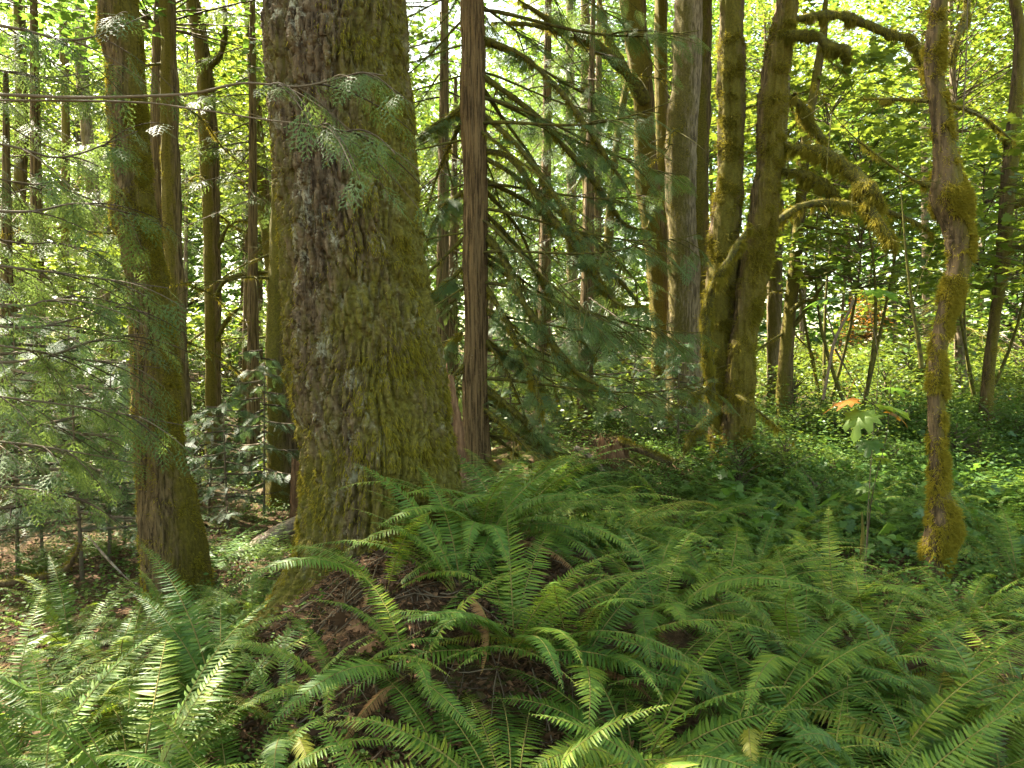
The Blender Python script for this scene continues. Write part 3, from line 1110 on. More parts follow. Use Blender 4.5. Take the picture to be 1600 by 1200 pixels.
# long drooping cedar branches seen right of the trunk
for lst in ([(756, 235, 8.2, 9), (800, 250, 8.0, 9), (850, 320, 7.8, 8), (900, 390, 7.6, 7), (960, 470, 7.4, 6), (1010, 480, 7.2, 4)],
            [(756, 280, 8.2, 8), (830, 320, 8.5, 8), (890, 375, 8.8, 8), (960, 430, 9.0, 7), (1010, 490, 9.2, 5)],
            [(756, 365, 8.2, 9), (785, 400, 8.0, 10), (810, 460, 7.8, 10), (850, 520, 7.7, 10), (900, 580, 7.6, 8), (950, 610, 7.5, 5)],
            [(756, 120, 8.2, 9), (830, 175, 8.3, 9), (900, 250, 8.4, 9), (940, 300, 8.5, 8), (975, 350, 8.6, 6), (1010, 360, 8.7, 4)],
            [(758, 610, 8.2, 8), (800, 640, 8.0, 10), (840, 680, 7.9, 10), (870, 730, 7.8, 9)],
            [(756, 440, 8.2, 8), (800, 520, 7.9, 8), (835, 600, 7.7, 8), (850, 660, 7.6, 5)],
            [(756, 330, 8.2, 7), (820, 400, 8.6, 7), (880, 490, 8.9, 7), (930, 560, 9.1, 4)],
            [(756, 180, 8.2, 8), (810, 230, 7.9, 8), (870, 310, 7.7, 8), (920, 400, 7.5, 7), (945, 450, 7.4, 4)],
            [(756, 60, 8.2, 8), (820, 90, 8.0, 8), (890, 160, 7.8, 8), (950, 250, 7.6, 6), (985, 300, 7.5, 4)],
            [(758, 530, 8.2, 7), (790, 555, 8.4, 7), (830, 590, 8.6, 6), (870, 640, 8.7, 4)],
            [(722, 520, 8.2, 7), (700, 540, 8.3, 7), (675, 580, 8.4, 5)],
            [(722, 170, 8.2, 8), (690, 190, 8.3, 8), (655, 215, 8.4, 7)],
            [(722, 300, 8.2, 8), (690, 330, 8.3, 8), (655, 400, 8.4, 7)],
            [(722, 420, 8.2, 8), (690, 450, 8.3, 8), (660, 470, 8.4, 7)]):
    P, r = limbpts(lst)
    b = limb(ced, 'branch', P, r, M_LIMB, 900, 0.04, cbase, 8, 0.07)
    f = MB()
    S = spline(P, 40)
    n = 46
    i = rng.integers(6, 40, n)
    D = rand_dirs(n, -0.9, -0.1)
    M = frames(D, np.array([0, -0.4, 1.0]) + rng.normal(0, 0.4, (n, 3))) * R(0.16, 0.32, n)[:, None, None]
    V, F = scatter(SPRAY[0], SPRAY[1], M, S[i])
    f.add(V, F)
    f.build('foliage', M_CEDAR, b, cbase)

# the pair of leaning maples on the right
rows = px_path([(1136, 750, 46), (1132, 650, 50), (1124, 560, 50), (1125, 450, 46), (1132, 340, 42), (1143, 230, 36), (1142, 120, 36), (1141, 0, 38)], 9.0)
tree('maple_tree', 'dark upright maple stem of the split pair draped with old moss', 'tree', rows, M_MOSSBARK, 11, 'split maple pair', 56, 40, 0.24,
     0.03, CROWN_FAR[0], None, 1.2, 16000, 0.07, (-0.2, -1, 0), 0.12, 24, 0.3)
rows = px_path([(1156, 750, 56), (1153, 650, 50), (1158, 550, 44), (1172, 450, 42), (1190, 350, 44), (1201, 250, 40), (1208, 150, 38), (1219, 60, 36), (1228, 0, 36)], 8.8)
mp, pbase, prow = tree('maple_tree', 'leaning shaggy maple stem with thick moss covered limbs reaching right', 'tree', rows, M_MAPLEBARK, 11, 'split maple pair', 60, 45,
                       0.24, 0.04, CROWN_FAR[1], None, 1.2, 15000, 0.065, (0.2, -0.6, 0), 0.1, 26, 0.3)
for lst, mn in (([(1225, 232, 8.8, 12), (1250, 233, 8.6, 15), (1280, 238, 8.4, 17), (1323, 263, 8.2, 21), (1353, 293, 8.0, 25), (1383, 324, 7.9, 20)], 3600),
                ([(1345, 300, 8.05, 14), (1367, 337, 7.9, 15), (1387, 370, 7.8, 14), (1399, 393, 7.75, 7)], 2200),
                ([(1238, 150, 8.9, 12), (1254, 172, 9.0, 14), (1270, 200, 9.1, 15), (1297, 233, 9.2, 11)], 1800),
                ([(1218, 267, 8.8, 10), (1253, 273, 8.6, 14), (1287, 290, 8.4, 16), (1314, 309, 8.3, 10)], 1800),
                ([(1215, 345, 8.9, 12), (1253, 322, 9.1, 11), (1300, 317, 9.3, 11), (1340, 322, 9.5, 10), (1393, 333, 9.7, 9), (1433, 350, 9.8, 8), (1457, 367, 9.9, 5)], 1500),
                ([(1240, 30, 9.0, 10), (1290, 25, 9.0, 13), (1323, 27, 9.0, 13), (1367, 43, 9.0, 14), (1397, 57, 9.0, 12), (1427, 63, 9.0, 11), (1437, 90, 9.0, 9), (1440, 125, 9.0, 6)], 2400),
                ([(1205, 60, 8.8, 12), (1247, 56, 8.6, 15), (1277, 58, 8.5, 16), (1297, 73, 8.4, 16), (1320, 80, 8.3, 14), (1328, 94, 8.25, 8)], 2200),
                ([(1106, 500, 8.6, 14), (1110, 465, 8.5, 14), (1125, 430, 8.4, 13), (1145, 395, 8.4, 12), (1162, 368, 8.5, 10), (1172, 350, 8.5, 4)], 1800),
                ([(1128, 640, 8.9, 9), (1112, 652, 8.6, 9), (1090, 668, 8.4, 8), (1076, 690, 8.3, 8), (1066, 718, 8.2, 5)], 1500),
                ([(1136, 610, 8.9, 6), (1165, 626, 8.4, 5), (1200, 655, 8.1, 3.5), (1240, 690, 7.8, 2)], 500),
                ([(1128, 590, 8.9, 7), (1100, 610, 8.5, 6), (1075, 622, 8.3, 5), (1045, 645, 8.2, 3)], 700),
                ([(1150, 680, 8.7, 6), (1172, 705, 8.3, 6), (1190, 745, 8.1, 4)], 700),
                ([(1106, 470, 8.6, 13), (1103, 520, 8.55, 15), (1108, 560, 8.55, 17), (1112, 600, 8.6, 13), (1114, 650, 8.7, 8)], 2200)):
    P, r = limbpts(lst)
    limb(mp, 'limb', P, r, M_LIMB, mn, 0.045, pbase, 10, 0.10)

# mossy small tree on the right
rows = px_path([(1457, 965, 26), (1458, 930, 30), (1461, 890, 36), (1466, 850, 44), (1476, 812, 50), (1468, 770, 32), (1464, 700, 24), (1463, 600, 25), (1472, 510, 24), (1489, 450, 28),
                (1499, 400, 32), (1493, 350, 38), (1481, 310, 50), (1480, 275, 40), (1474, 220, 28), (1464, 150, 24), (1458, 80, 26), (1467, 0, 24)], 5.3)
rt, rbase, rrow = tree('maple_tree', 'slim crooked trunk thickly wrapped in fuzzy yellow green moss, bulging twice, right side', 'tree', rows, M_MOSSBARK, 7.5, None, 60, 80, 0.25, 0.008,
                       CROWN_NEAR[0], None, 1.0, 60000, 0.04, (0.5, -0.3, 0), 0.3, 30, 0.1, 0.9)
for lst, mn in (([(1450, 158, 5.3, 7), (1420, 156, 5.4, 6), (1385, 155, 5.5, 4), (1350, 155, 5.6, 3)], 350),
                ([(1478, 165, 5.3, 6), (1510, 172, 5.4, 5), (1545, 190, 5.6, 5), (1585, 222, 5.8, 4)], 200),
                ([(1450, 290, 5.3, 12), (1430, 282, 5.25, 5), (1380, 250, 5.2, 4), (1320, 200, 5.1, 3), (1270, 130, 5.0, 2)], 250),
                ([(1485, 100, 5.4, 5), (1495, 60, 5.4, 9), (1510, 20, 5.5, 10), (1508, -20, 5.5, 10)], 400)):
    P, r = limbpts(lst)
    limb(rt, 'limb', P, r, M_LIMB, mn, 0.03, rbase, 7, 0.05)
P, r = limbpts([(1512, 0, 5.2, 3), (1510, 90, 5.2, 3), (1506, 160, 5.2, 3), (1503, 225, 5.2, 3)])
limb(rt, 'hanging_stem', P, r, M_TWIG, 0, 0, rbase, 5)

# far right slim tree
rows = px_path([(1541, 630, 20), (1549, 540, 16), (1560, 460, 17), (1568, 400, 20), (1572, 320, 20), (1580, 240, 22), (1588, 150, 18), (1594, 60, 17), (1585, 0, 16)], 10.5)
fr, fbase, frow = tree('maple_tree', 'slender curving trunk with side limbs at far right edge before the bright clearing', 'tree', rows, M_MOSSBARK, 8, None, 30, 30, 0.15, 0.01,
                       CROWN_FAR[2], None, 0.9, 5000, 0.025, (0.3, -0.8, 0), 0.2, 22)
for lst in ([(1580, 228, 10.5, 12), (1560, 205, 10.4, 8), (1530, 180, 10.3, 6), (1490, 162, 10.2, 4)],
            [(1572, 330, 10.5, 12), (1590, 318, 10.5, 12), (1615, 310, 10.5, 11), (1650, 300, 10.5, 8)],
            [(1568, 395, 10.5, 12), (1590, 388, 10.4, 11), (1620, 390, 10.3, 9)]):
    P, r = limbpts(lst)
    limb(fr, 'limb', P, r, M_LIMB, 700, 0.03, fbase, 8, 0.05)

# ------------------------------------------------------------------ middle distance trunks
MID = [
    # name, label, rows (px, py, width), distance, material, moss blades, crown, crown scale, ztop, group
    ('maple_tree', 'sunlit maple trunk leaning left in the middle clump', [(1040, 660, 42), (1032, 500, 34), (1024, 400, 33), (1012, 280, 34), (1003, 150, 33), (990, 0, 38)], 12.4, M_MAPLEBARK, 4500, CROWN_FAR[0], 1.3, 10),
    ('maple_tree', 'tall pale grey trunk with a mossy bulge in the middle clump', [(1072, 660, 70), (1067, 560, 56), (1067, 450, 48), (1063, 300, 44), (1068, 150, 46), (1077, 0, 42)], 11.6, M_GREYBARK, 5000, CROWN_FAR[1], 1.3, 11),
    ('maple_tree', 'dark trunk close behind the tall pale grey trunk', [(1094, 640, 40), (1090, 450, 36), (1089, 300, 34), (1092, 150, 34), (1096, 0, 34)], 13.0, M_MOSSBARK, 2500, CROWN_DARK[0], 1.2, 10),
    ('maple_tree', 'thin sunlit stem between the two middle maple trunks', [(1034, 640, 24), (1033, 400, 22), (1033, 200, 20), (1034, 0, 20)], 14.5, M_MAPLEBARK, 1200, CROWN_FAR[2], 1.0, 9),
    ('maple_tree', 'slimmer trunk standing right behind the curved left maple', [(292, 730, 34), (284, 600, 30), (274, 450, 28), (268, 300, 27), (265, 150, 26), (262, 0, 24)], 10.0, M_MAPLEBARK, 3000, CROWN_DARK[1], 1.1, 9),
    ('maple_tree', 'narrow orange brown trunk forking high between the left maple and the fir', [(336, 720, 26), (333, 500, 25), (330, 330, 26), (325, 200, 28), (318, 90, 24), (302, 0, 20)], 12.5, M_MAPLEBARK, 2500, CROWN_FAR[0], 1.0, 9),
    ('maple_tree', 'thin leaning trunk high beside the left edge of the fir', [(440, 640, 24), (425, 420, 22), (410, 300, 22), (402, 200, 18), (392, 60, 16), (388, 0, 14)], 14.0, M_MAPLEBARK, 1200, CROWN_FAR[1], 1.0, 10),
    ('maple_tree', 'golden mossy trunk showing low beside the left edge of the fir', [(444, 770, 50), (442, 650, 46), (436, 520, 40), (440, 380, 36), (450, 200, 34), (470, 0, 32)], 10.5, M_MOSSBARK, 3000, CROWN_DARK[0], 1.0, 10),
    ('maple_tree', 'pale grey slim trunk leaning left among bright gaps at upper left', [(180, 640, 22), (162, 480, 22), (146, 300, 20), (131, 150, 17), (124, 0, 16)], 16.5, M_GREYBARK, 800, CROWN_FAR[2], 1.1, 9),
    ('maple_tree', 'thin mossy pole tree with orange tint near the upper left corner', [(104, 600, 13), (102, 450, 12), (103, 200, 12), (98, 0, 11)], 15.5, M_MAPLEBARK, 500, CROWN_FAR[0], 0.9, 8),
    ('maple_tree', 'thin mossy trunk at the left edge of the picture', [(22, 640, 22), (26, 420, 20), (34, 200, 18), (30, 0, 16)], 12.5, M_MOSSBARK, 1200, CROWN_FAR[1], 1.0, 8),
    ('maple_tree', 'very thin dark pole between the pale grey trunk and the left maple', [(192, 600, 11), (184, 420, 11), (178, 250, 10), (176, 0, 9)], 15.0, M_MOSSBARK, 300, CROWN_FAR[2], 0.8, 8),
    ('fir_tree', 'left one of two straight far trunks under the drooping cedar branches', [(896, 560, 17), (894, 400, 16), (892, 200, 14), (890, 0, 12)], 21.0, M_GREYBARK, 0, CON_CROWN[0], 1.2, 9),
    ('fir_tree', 'right one of two straight far trunks under the drooping cedar branches', [(921, 560, 20), (919, 400, 18), (916, 200, 16), (914, 0, 14)], 20.0, M_MAPLEBARK, 0, CON_CROWN[1], 1.2, 9),
    ('maple_tree', 'crooked golden trunk low between the far firs and the middle clump', [(952, 590, 18), (957, 500, 16), (950, 420, 14), (960, 250, 12), (985, 100, 10)], 17.0, M_MOSSBARK, 600, CROWN_FAR[0], 1.0, 8),
    ('maple_tree', 'slim grey trunk just right of the leaning shaggy maple', [(1210, 600, 24), (1209, 480, 22), (1212, 350, 21), (1222, 180, 18), (1232, 0, 17)], 12.5, M_GREYBARK, 1200, CROWN_FAR[1], 1.0, 9),
    ('maple_tree', 'dark twisted young trunk with bare side twigs beside the bright clearing', [(1226, 600, 24), (1232, 500, 20), (1243, 400, 17), (1252, 300, 16), (1262, 200, 14), (1285, 60, 12)], 11.5, M_MOSSBARK, 1500, CROWN_FAR[2], 0.9, 8),
    ('maple_tree', 'slim trunk behind the top of the crooked mossy tree on the right', [(1500, 600, 14), (1490, 400, 13), (1470, 200, 12), (1480, 0, 11)], 17.0, M_GREYBARK, 300, CROWN_FAR[0], 1.0, 8),
]
MIDT = []
for nm, lab, pts, d, mat, mn, cr, cs, zt in MID:
    p_ = at(*pts[-1][:2], d)
    if any(((p_[0] - SUN_DIR.x / SUN_DIR.z * (zt + 2) - a) / (c + 1)) ** 2 + ((p_[1] - SUN_DIR.y / SUN_DIR.z * (zt + 2) - b) / (e + 1)) ** 2 < 1 for a, b, c, e in SUNLIT):
        cr = None
    MIDT.append(tree(nm, lab, 'tree', px_path(pts, d), mat, zt, None, 24 if d > 11 else 40, 22, 0.16, 0.012, cr, None, cs, mn, 0.03, (-0.4, -0.6, 0), 0.12, 22, 0.2))

# dead drooping side branches of the middle distance trunks
DEAD = []
for k in range(6):
    mb = MB()
    q = np.linspace(0, 1, 14)[:, None]
    pth = np.array([0, 1.5, -0.35]) * q + np.array([R(-0.3, 0.3), 0, R(-0.5, -0.1)]) * q ** 2 + np.array([0.06, 0, 0.05]) * np.sin(q * 9 + k)* q
    G, N = add_tube(mb, pth, 0.016 * (1 - 0.85 * q[:, 0]) + 0.002, 6, 0, 0.5, 20)
    for j in range(12):
        u = int(R(3, 13))
        dv = np.array([R(-1, 1), R(0, 0.8), R(-0.9, 0.2)])
        l = R(0.2, 0.7)
        t = np.linspace(0, 1, 7)[:, None]
        add_tube(mb, pth[u] + dv * l * t + np.array([0, 0, -0.25 * l]) * t ** 2, 0.005 * (1 - 0.8 * t[:, 0]) + 0.001, 4)
    mm_ = MB()
    fuzz(mm_, G, N, 500, 0.05, 1.2, clump=12)
    DEAD.append((mb.mesh('branch', M_LIMB), mm_.mesh('moss', M_MOSS)))
for k in range(16):
    a = R(-0.75, 0.75) + (math.pi if k % 5 == 4 else 0)
    z = 0.8 + 4.6 * k / 16
    v = DEAD[k % 6]
    s_ = R(0.9, 1.6)
    b = link('branch', v[0], ced, (np.interp(z + cbase[2], ax[:, 2], ax[:, 0]) - cbase[0], np.interp(z + cbase[2], ax[:, 2], ax[:, 1]) - cbase[1], z), (R(-0.65, -0.1), 0, a - math.pi / 2), (s_, s_, s_))
    tag(link('moss', v[1], b), kind='stuff')
for ti, (ct, cb, crw) in enumerate(MIDT):
    A = np.array(crw)
    for k in range(7 if ti not in (0, 1, 2, 3) else 3):
        z = R(2.0, 7.0)
        p = np.array([np.interp(z, A[:, 2], A[:, c]) for c in range(3)]) - cb
        a = k * 2.4 + R(-0.5, 0.5)
        v = DEAD[int(rng.integers(0, 6))]
        s_ = R(0.6, 1.3)
        b = link('branch', v[0], ct, p, (R(-0.3, 0.4), 0, a), (s_, s_, s_))
        tag(link('moss', v[1], b), kind='stuff')

# bare side twigs on the dark twisted trunk
ct, cb, _ = MIDT[16]
for lst in ([(1240, 430, 11.5, 8), (1280, 425, 11.3, 7), (1330, 410, 11.1, 5), (1350, 400, 11, 3)],
            [(1238, 440, 11.5, 8), (1270, 435, 11.5, 7), (1310, 420, 11.4, 5)],
            [(1230, 490, 11.5, 9), (1260, 470, 11.2, 6), (1300, 472, 11, 4)],
            [(1248, 350, 11.5, 7), (1290, 360, 11.2, 5), (1340, 375, 11, 4)],
            [(1232, 520, 11.5, 8), (1262, 480, 11.3, 5), (1290, 440, 11, 4)]):
    P, r = limbpts(lst)
    limb(ct, 'limb', P, r, M_LIMB, 250, 0.03, cb, 6, 0.0)
# the crossing golden limbs by the narrow orange brown trunk
ct, cb, _ = MIDT[5]
for lst in ([(333, 480, 12.5, 9), (350, 440, 12.3, 8), (390, 428, 12.1, 7), (425, 425, 12, 5)],
            [(334, 540, 12.5, 8), (355, 500, 12.3, 7), (375, 480, 12.2, 5)],
            [(322, 110, 12.5, 14), (345, 85, 12.4, 10), (352, 40, 12.3, 8), (350, 0, 12.3, 8)],
            [(335, 400, 12.5, 6), (360, 350, 12.3, 5), (400, 345, 12, 4)]):
    P, r = limbpts(lst)
    limb(ct, 'limb', P, r, M_LIMB, 400, 0.03, cb, 6, 0.06)
# the two sunlit limbs crossing above the middle clump
ct, cb, _ = MIDT[0]
for lst in ([(1010, 160, 12.2, 20), (975, 110, 12, 17), (930, 70, 11.6, 15), (880, 45, 11.2, 12), (810, 0, 10.8, 10)],
            [(1000, 150, 12.2, 15), (960, 80, 12, 15), (945, 40, 12, 13), (935, 0, 12, 12)],
            [(940, 75, 11.8, 10), (890, 55, 11.4, 9), (840, 40, 11, 8), (770, 35, 10.6, 6)]):
    P, r = limbpts(lst)
    limb(ct, 'limb', P, r, M_LIMB, 1300, 0.04, cb, 8, 0.08)

# ------------------------------------------------------------------ the conifer just off the left edge, whose branches hang into view
cl = np.array([-4.1, 3.9])
rows = [(cl[0], cl[1], float(ground_z(*cl)) - 0.15, 0.24), (cl[0], cl[1], 1.0, 0.18), (cl[0] - 0.1, cl[1] + 0.1, 4, 0.15), (cl[0] - 0.1, cl[1] + 0.1, 9, 0.1)]
lc, lbase, _ = tree('cedar_tree', 'cedar at the left edge holding long branches with bluish feathery sprays into view', 'tree', rows, M_CEDARBARK, 9, None, 30, 12, 0.04,
                    0.01, CON_CROWN[0], (cl[0], cl[1], 5.2), 1.0, 0, 0, None, 0.05, 30)


def spray_limb(root, base, P, r0, n, ln, tpl, matf, u0=0.25, hang=0.8, twigs=6):
    S = spline(P, 48)
    t = np.linspace(0, 1, 48)
    mb, f = MB(), MB()
    add_tube(mb, S, r0 * (1 - 0.8 * t) + 0.0015, 6, 0, 0.3, 25)
    paths = [(S, u0, 1.0)]
    for k in range(twigs):
        u = R(u0, 0.92)
        p0 = np.array([np.interp(u, t, S[:, c]) for c in range(3)])
        T = norm(S[min(47, int(u * 47) + 1)] - S[int(u * 47)])
        sd = norm(np.cross(T, [0, 0, 1.0])) * (1 if k % 2 else -1)
        l = R(0.3, 0.7)
        q = np.linspace(0, 1, 9)[:, None]
        sp = p0 + (T * 0.6 + sd * 0.6 + np.array([0, 0, R(-0.3, 0.1)])) * l * q + np.array([0, 0, -0.3 * l]) * q ** 2
        add_tube(mb, sp, 0.004 * (1 - 0.8 * q[:, 0]) + 0.001, 4)
        paths.append((sp, 0.1, 0.55))
    tot = sum(w for *_, w in paths)
    for pth, ua, w in paths:
        m = max(3, int(n * w / tot))
        u = R(ua, 1, m)
        tn = np.linspace(0, 1, len(pth))
        X = np.stack([np.interp(u, tn, pth[:, c]) for c in range(3)], -1)
        Tg = norm(np.gradient(pth, axis=0))
        Tp = np.stack([np.interp(u, tn, Tg[:, c]) for c in range(3)], -1)
        sd = norm(np.cross(Tp, [0, 0, 1.0])) * np.where(rng.random(m) < 0.5, -1, 1)[:, None]
        D = Tp * R(0.5, 1, m)[:, None] + sd * R(0.2, 0.8, m)[:, None] - np.array([0, 0, 1.0]) * (hang * R(0.3, 1.2, m))[:, None]
        M = frames(D, np.array([0, 0, 1.0]) + sd * 0.4 + Tp * hang * 0.6 + rng.normal(0, 0.25, (m, 3))) * (ln * R(0.6, 1.25, m))[:, None, None]
        V, F = scatter(tpl[0], tpl[1], M, X)
        f.add(V, F)
    b = mb.build('branch', M_TWIG, root, base)
    f.build('foliage', matf, b, base)


for pts, r0, n, ln, u0, tp in (
        ([(0, 148, 3.6), (100, 152, 3.5), (200, 151, 3.4), (300, 146, 3.3), (380, 130, 3.25), (470, 135, 3.2), (560, 115, 3.15), (600, 118, 3.15)], 0.008, 70, 0.14, 0.66, 8),
        ([(150, 158, 3.5), (300, 170, 3.35), (400, 185, 3.3), (480, 195, 3.2), (540, 205, 3.15), (585, 210, 3.15)], 0.004, 60, 0.14, 0.68, 8),
        ([(0, 330, 4.1), (130, 318, 4.5), (245, 345, 4.9)], 0.009, 60, 0.2, 0.2, 9),
        ([(0, 510, 4.1), (110, 500, 4.3), (205, 472, 4.6)], 0.010, 30, 0.17, 0.3, 6),
        ([(0, 566, 4.2), (150, 532, 4.6), (230, 520, 5.0)], 0.010, 45, 0.19, 0.2, 8),
        ([(0, 40, 4.0), (120, 62, 4.0), (240, 20, 4.0)], 0.010, 70, 0.2, 0.2, 9),
        ([(0, 620, 4.2), (150, 640, 4.5), (290, 665, 4.8)], 0.008, 60, 0.19, 0.2, 9),
        ([(0, 225, 4.2), (100, 245, 4.4), (215, 205, 4.6)], 0.009, 50, 0.2, 0.2, 8),
        ([(0, 415, 4.2), (120, 430, 4.5), (262, 450, 4.9)], 0.010, 60, 0.2, 0.2, 9),
        ([(0, 690, 4.3), (110, 705, 4.4), (220, 725, 4.7)], 0.008, 60, 0.19, 0.2, 9),
        ([(0, 540, 4.1), (120, 560, 4.5), (250, 575, 4.9)], 0.008, 44, 0.2, 0.35, 8),
        ([(0, 760, 4.3), (80, 770, 4.4), (150, 785, 4.6)], 0.007, 40, 0.18, 0.2, 7),
        ([(0, 475, 4.0), (70, 470, 4.1), (140, 455, 4.3)], 0.007, 50, 0.2, 0.2, 8),
        ([(0, 375, 4.6), (90, 380, 5.0), (170, 395, 5.3)], 0.007, 60, 0.2, 0.15, 9),
        ([(0, 280, 4.6), (80, 285, 5.0), (165, 275, 5.3)], 0.007, 60, 0.2, 0.15, 9),
        ([(0, 655, 4.8), (90, 668, 5.1), (190, 690, 5.4)], 0.007, 60, 0.2, 0.15, 9),
        ([(0, 590, 4.8), (90, 600, 5.1), (180, 612, 5.4)], 0.007, 60, 0.2, 0.15, 9),
        ([(0, 110, 4.2), (90, 120, 4.5), (180, 100, 4.8)], 0.007, 55, 0.2, 0.2, 8)):
    P = [at(*p) for p in pts]
    P = [np.array([cl[0], cl[1], P[0][2] + 0.15])] + P
    spray_limb(lc, lbase, np.array(P), r0, n, ln * 1.15, SPRAY_NEAR, M_CEDAR, u0, 0.8, tp)

# ------------------------------------------------------------------ young hemlocks and cedars
def sapling(label, px, d, h, group=None, stem_r=0.018, k=0, wide=1.0):
    b = on_ground(px, d)
    root = thing('hemlock_sapling', label, 'sapling', b, group, R(0, 6.28))
    mb = MB()
    q = np.linspace(0, 1, 8)[:, None]
    add_tube(mb, np.array([0, 0, -0.05]) + np.array([R(-0.1, 0.1), R(-0.1, 0.1), h]) * q, stem_r * (1 - 0.75 * q[:, 0]), 6)
    mb.build('trunk', M_TWIG, root)
    s = h / 1.75
    link('crown', SAPLING_CROWN[k % 3], root, (0, 0, h * 0.18), (0, 0, 0), (s * wide, s * wide, s))
    return root


for i, (lab, px, d, h, w) in enumerate((
        ('dark stemmed young hemlock with spreading blue green boughs left of the curved maple', 122, 6.3, 2.4, 1.1),
        ('sunlit young hemlock, taller of two on the bright slope left of the fir', 352, 8.8, 1.7, 1.0),
        ('sunlit young hemlock, shorter of two on the bright slope left of the fir', 322, 9.3, 1.5, 1.1),
        ('broad young hemlock at the left edge above the ferns', 20, 6.8, 2.6, 1.2),
        ('young hemlock half hidden behind the curved left maple', 190, 8.0, 2.2, 1.1),
        ('young hemlock beside the golden mossy trunk left of the fir', 410, 10.0, 2.3, 1.0),
        ('low blue green hemlock in front of the two straight far trunks', 905, 12.0, 1.9, 1.2),
        ('young hemlock in front of the sunlit leaning maple of the middle clump', 985, 10.5, 1.9, 1.1),
        ('small hemlock at the foot of the tall pale grey trunk', 1060, 10.0, 1.5, 1.1),
        ('young hemlock behind the straight cedar trunk', 800, 11.0, 2.0, 1.2),
        ('young hemlock crowding the left picture edge under the hanging sprays', 60, 7.6, 2.6, 1.2),
        ('slim young hemlock between the left edge and the curved maple', 165, 6.9, 1.9, 1.0))):
    sapling(lab, px, d, h, None, 0.02, i, w)

# taller conifers that fill the shade behind
for i, (lab, px, d, z0, s) in enumerate((
        ('dense dark cedar far left behind the hanging sprays', 10, 9.5, 0.9, 0.85),
        ('cedar crown filling the gap behind the pale grey leaning trunk', 205, 15.0, 1.0, 1.0),
        ('cedar with low sunlit boughs behind the narrow orange brown trunk', 385, 15.0, 0.8, 0.9),
        ('dark cedar crown behind the straight cedar trunk', 705, 13.0, 0.8, 1.0),
        ('tall cedar with hanging foliage left of the middle clump', 915, 11.2, 1.2, 0.95),
        ('dark cedar between the straight cedar trunk and the far firs', 845, 16.0, 0.8, 1.1),
        ('cedar with high dark boughs in the upper left corner', 60, 11.5, 4.2, 1.0),
        ('cedar with high boughs between the curved left maple and the narrow trunk', 265, 13.5, 4.6, 1.0),
        ('cedar with high boughs close left of the huge fir', 395, 12.0, 4.8, 0.85),
        ('cedar with high boughs in the gap between the huge fir and the straight cedar', 690, 10.5, 4.4, 0.9),
        ('far cedar with tall crown seen over the two straight far trunks', 930, 19.0, 6.0, 1.3),
        ('cedar with high dark boughs right of the straight cedar trunk', 850, 13.0, 4.6, 1.0),
        ('cedar beyond the left picture edge with boughs in view', -120, 8.0, 1.0, 1.0))):
    b = on_ground(px, d)
    rows = [(b[0], b[1], b[2] - 0.1, 0.17 * s), (b[0], b[1], b[2] + 1, 0.13 * s), (b[0] + 0.1, b[1], b[2] + z0 + 6 * s, 0.03)]
    tree('cedar_tree', lab, 'tree', rows, M_MAPLEBARK, 0, None, 14, 5, 0.05, 0, CON_CROWN[i % 2], (b[0], b[1], b[2] + z0), s)

# ------------------------------------------------------------------ woods behind


def shades_sunny(x, y, z):
    sx, sy = x - SUN_DIR.x / SUN_DIR.z * z, y - SUN_DIR.y / SUN_DIR.z * z
    return any(((sx - a) / (c + 1.5)) ** 2 + ((sy - b) / (e + 1.5)) ** 2 < 1 for a, b, c, e in SUNLIT)


def woods(n, px_lo, px_hi, d_lo, d_hi, crowns, label, group, z0=(1.5, 5.0), cs=(0.9, 1.5), r=(0.06, 0.15)):
    for i in range(n):
        px = px_lo + (px_hi - px_lo) * (i + R(0.1, 0.9)) / n
        d = R(d_lo, d_hi)
        b = on_ground(px, d)
        z = R(*z0)
        c = crowns[int(rng.integers(0, len(crowns)))]
        s = R(*cs)
        if shades_sunny(b[0], b[1], z + 2 * s):
            continue
        rr = R(*r)
        lean = R(-0.06, 0.06)
        top = z + 4.4 * s * 0.8
        rows = [(b[0], b[1], b[2] - 0.1, rr), (b[0] + lean * top * 0.5, b[1], b[2] + top * 0.5, rr * 0.75), (b[0] + lean * top, b[1], b[2] + top, rr * 0.3)]
        tree('maple_tree', label, 'tree', rows, M_MAPLEBARK if i % 3 else M_GREYBARK, 0, group, 9, 4, 0.15, 0, c, (b[0] + lean * z, b[1], b[2] + z), s)


woods(18, -150, 1750, 14, 20, CROWN_FAR, 'leafy bright green maple of the wood behind the main trunks', 'leafy maples behind the main trunks', (3.0, 7.5), (0.7, 1.1))
woods(38, -250, 1850, 20, 32, CROWN_FAR + CROWN_DARK + CROWN_FAR[:1], 'slim leafy tree deep in the sunlit wood', 'slim leafy trees deep in the wood', (1.0, 10.0), (0.9, 1.5))
woods(44, -350, 1950, 32, 46, CROWN_FAR + CROWN_DARK, 'hazy green tree at the far side of the wood', 'far trees closing the wood', (1.0, 14.0), (1.3, 2.0))

# overhead canopy: leafy trees around and behind the viewer's left that shade the ferns
for i, (x, y, z, s, c) in enumerate(((-6.5, 7.5, 6.0, 1.2, 0), (-5.5, 11.0, 7.0, 1.3, 0), (-7.5, 2.0, 5.0, 1.3, 0))):
    b = gpt(x, y)
    tree('maple_tree', 'tall leafy maple shading the ferns from beyond the left edge', 'tree',
         [(x, y, b[2] - 0.1, 0.16), (x, y, 4, 0.13), (x + 0.2, y, z + 3, 0.06)], M_MAPLEBARK, 0, 'tall maples beyond the left edge', 12, 4, 0.1, 0, (CROWN_DARK + CROWN_FAR)[c], (x, y, z), s)

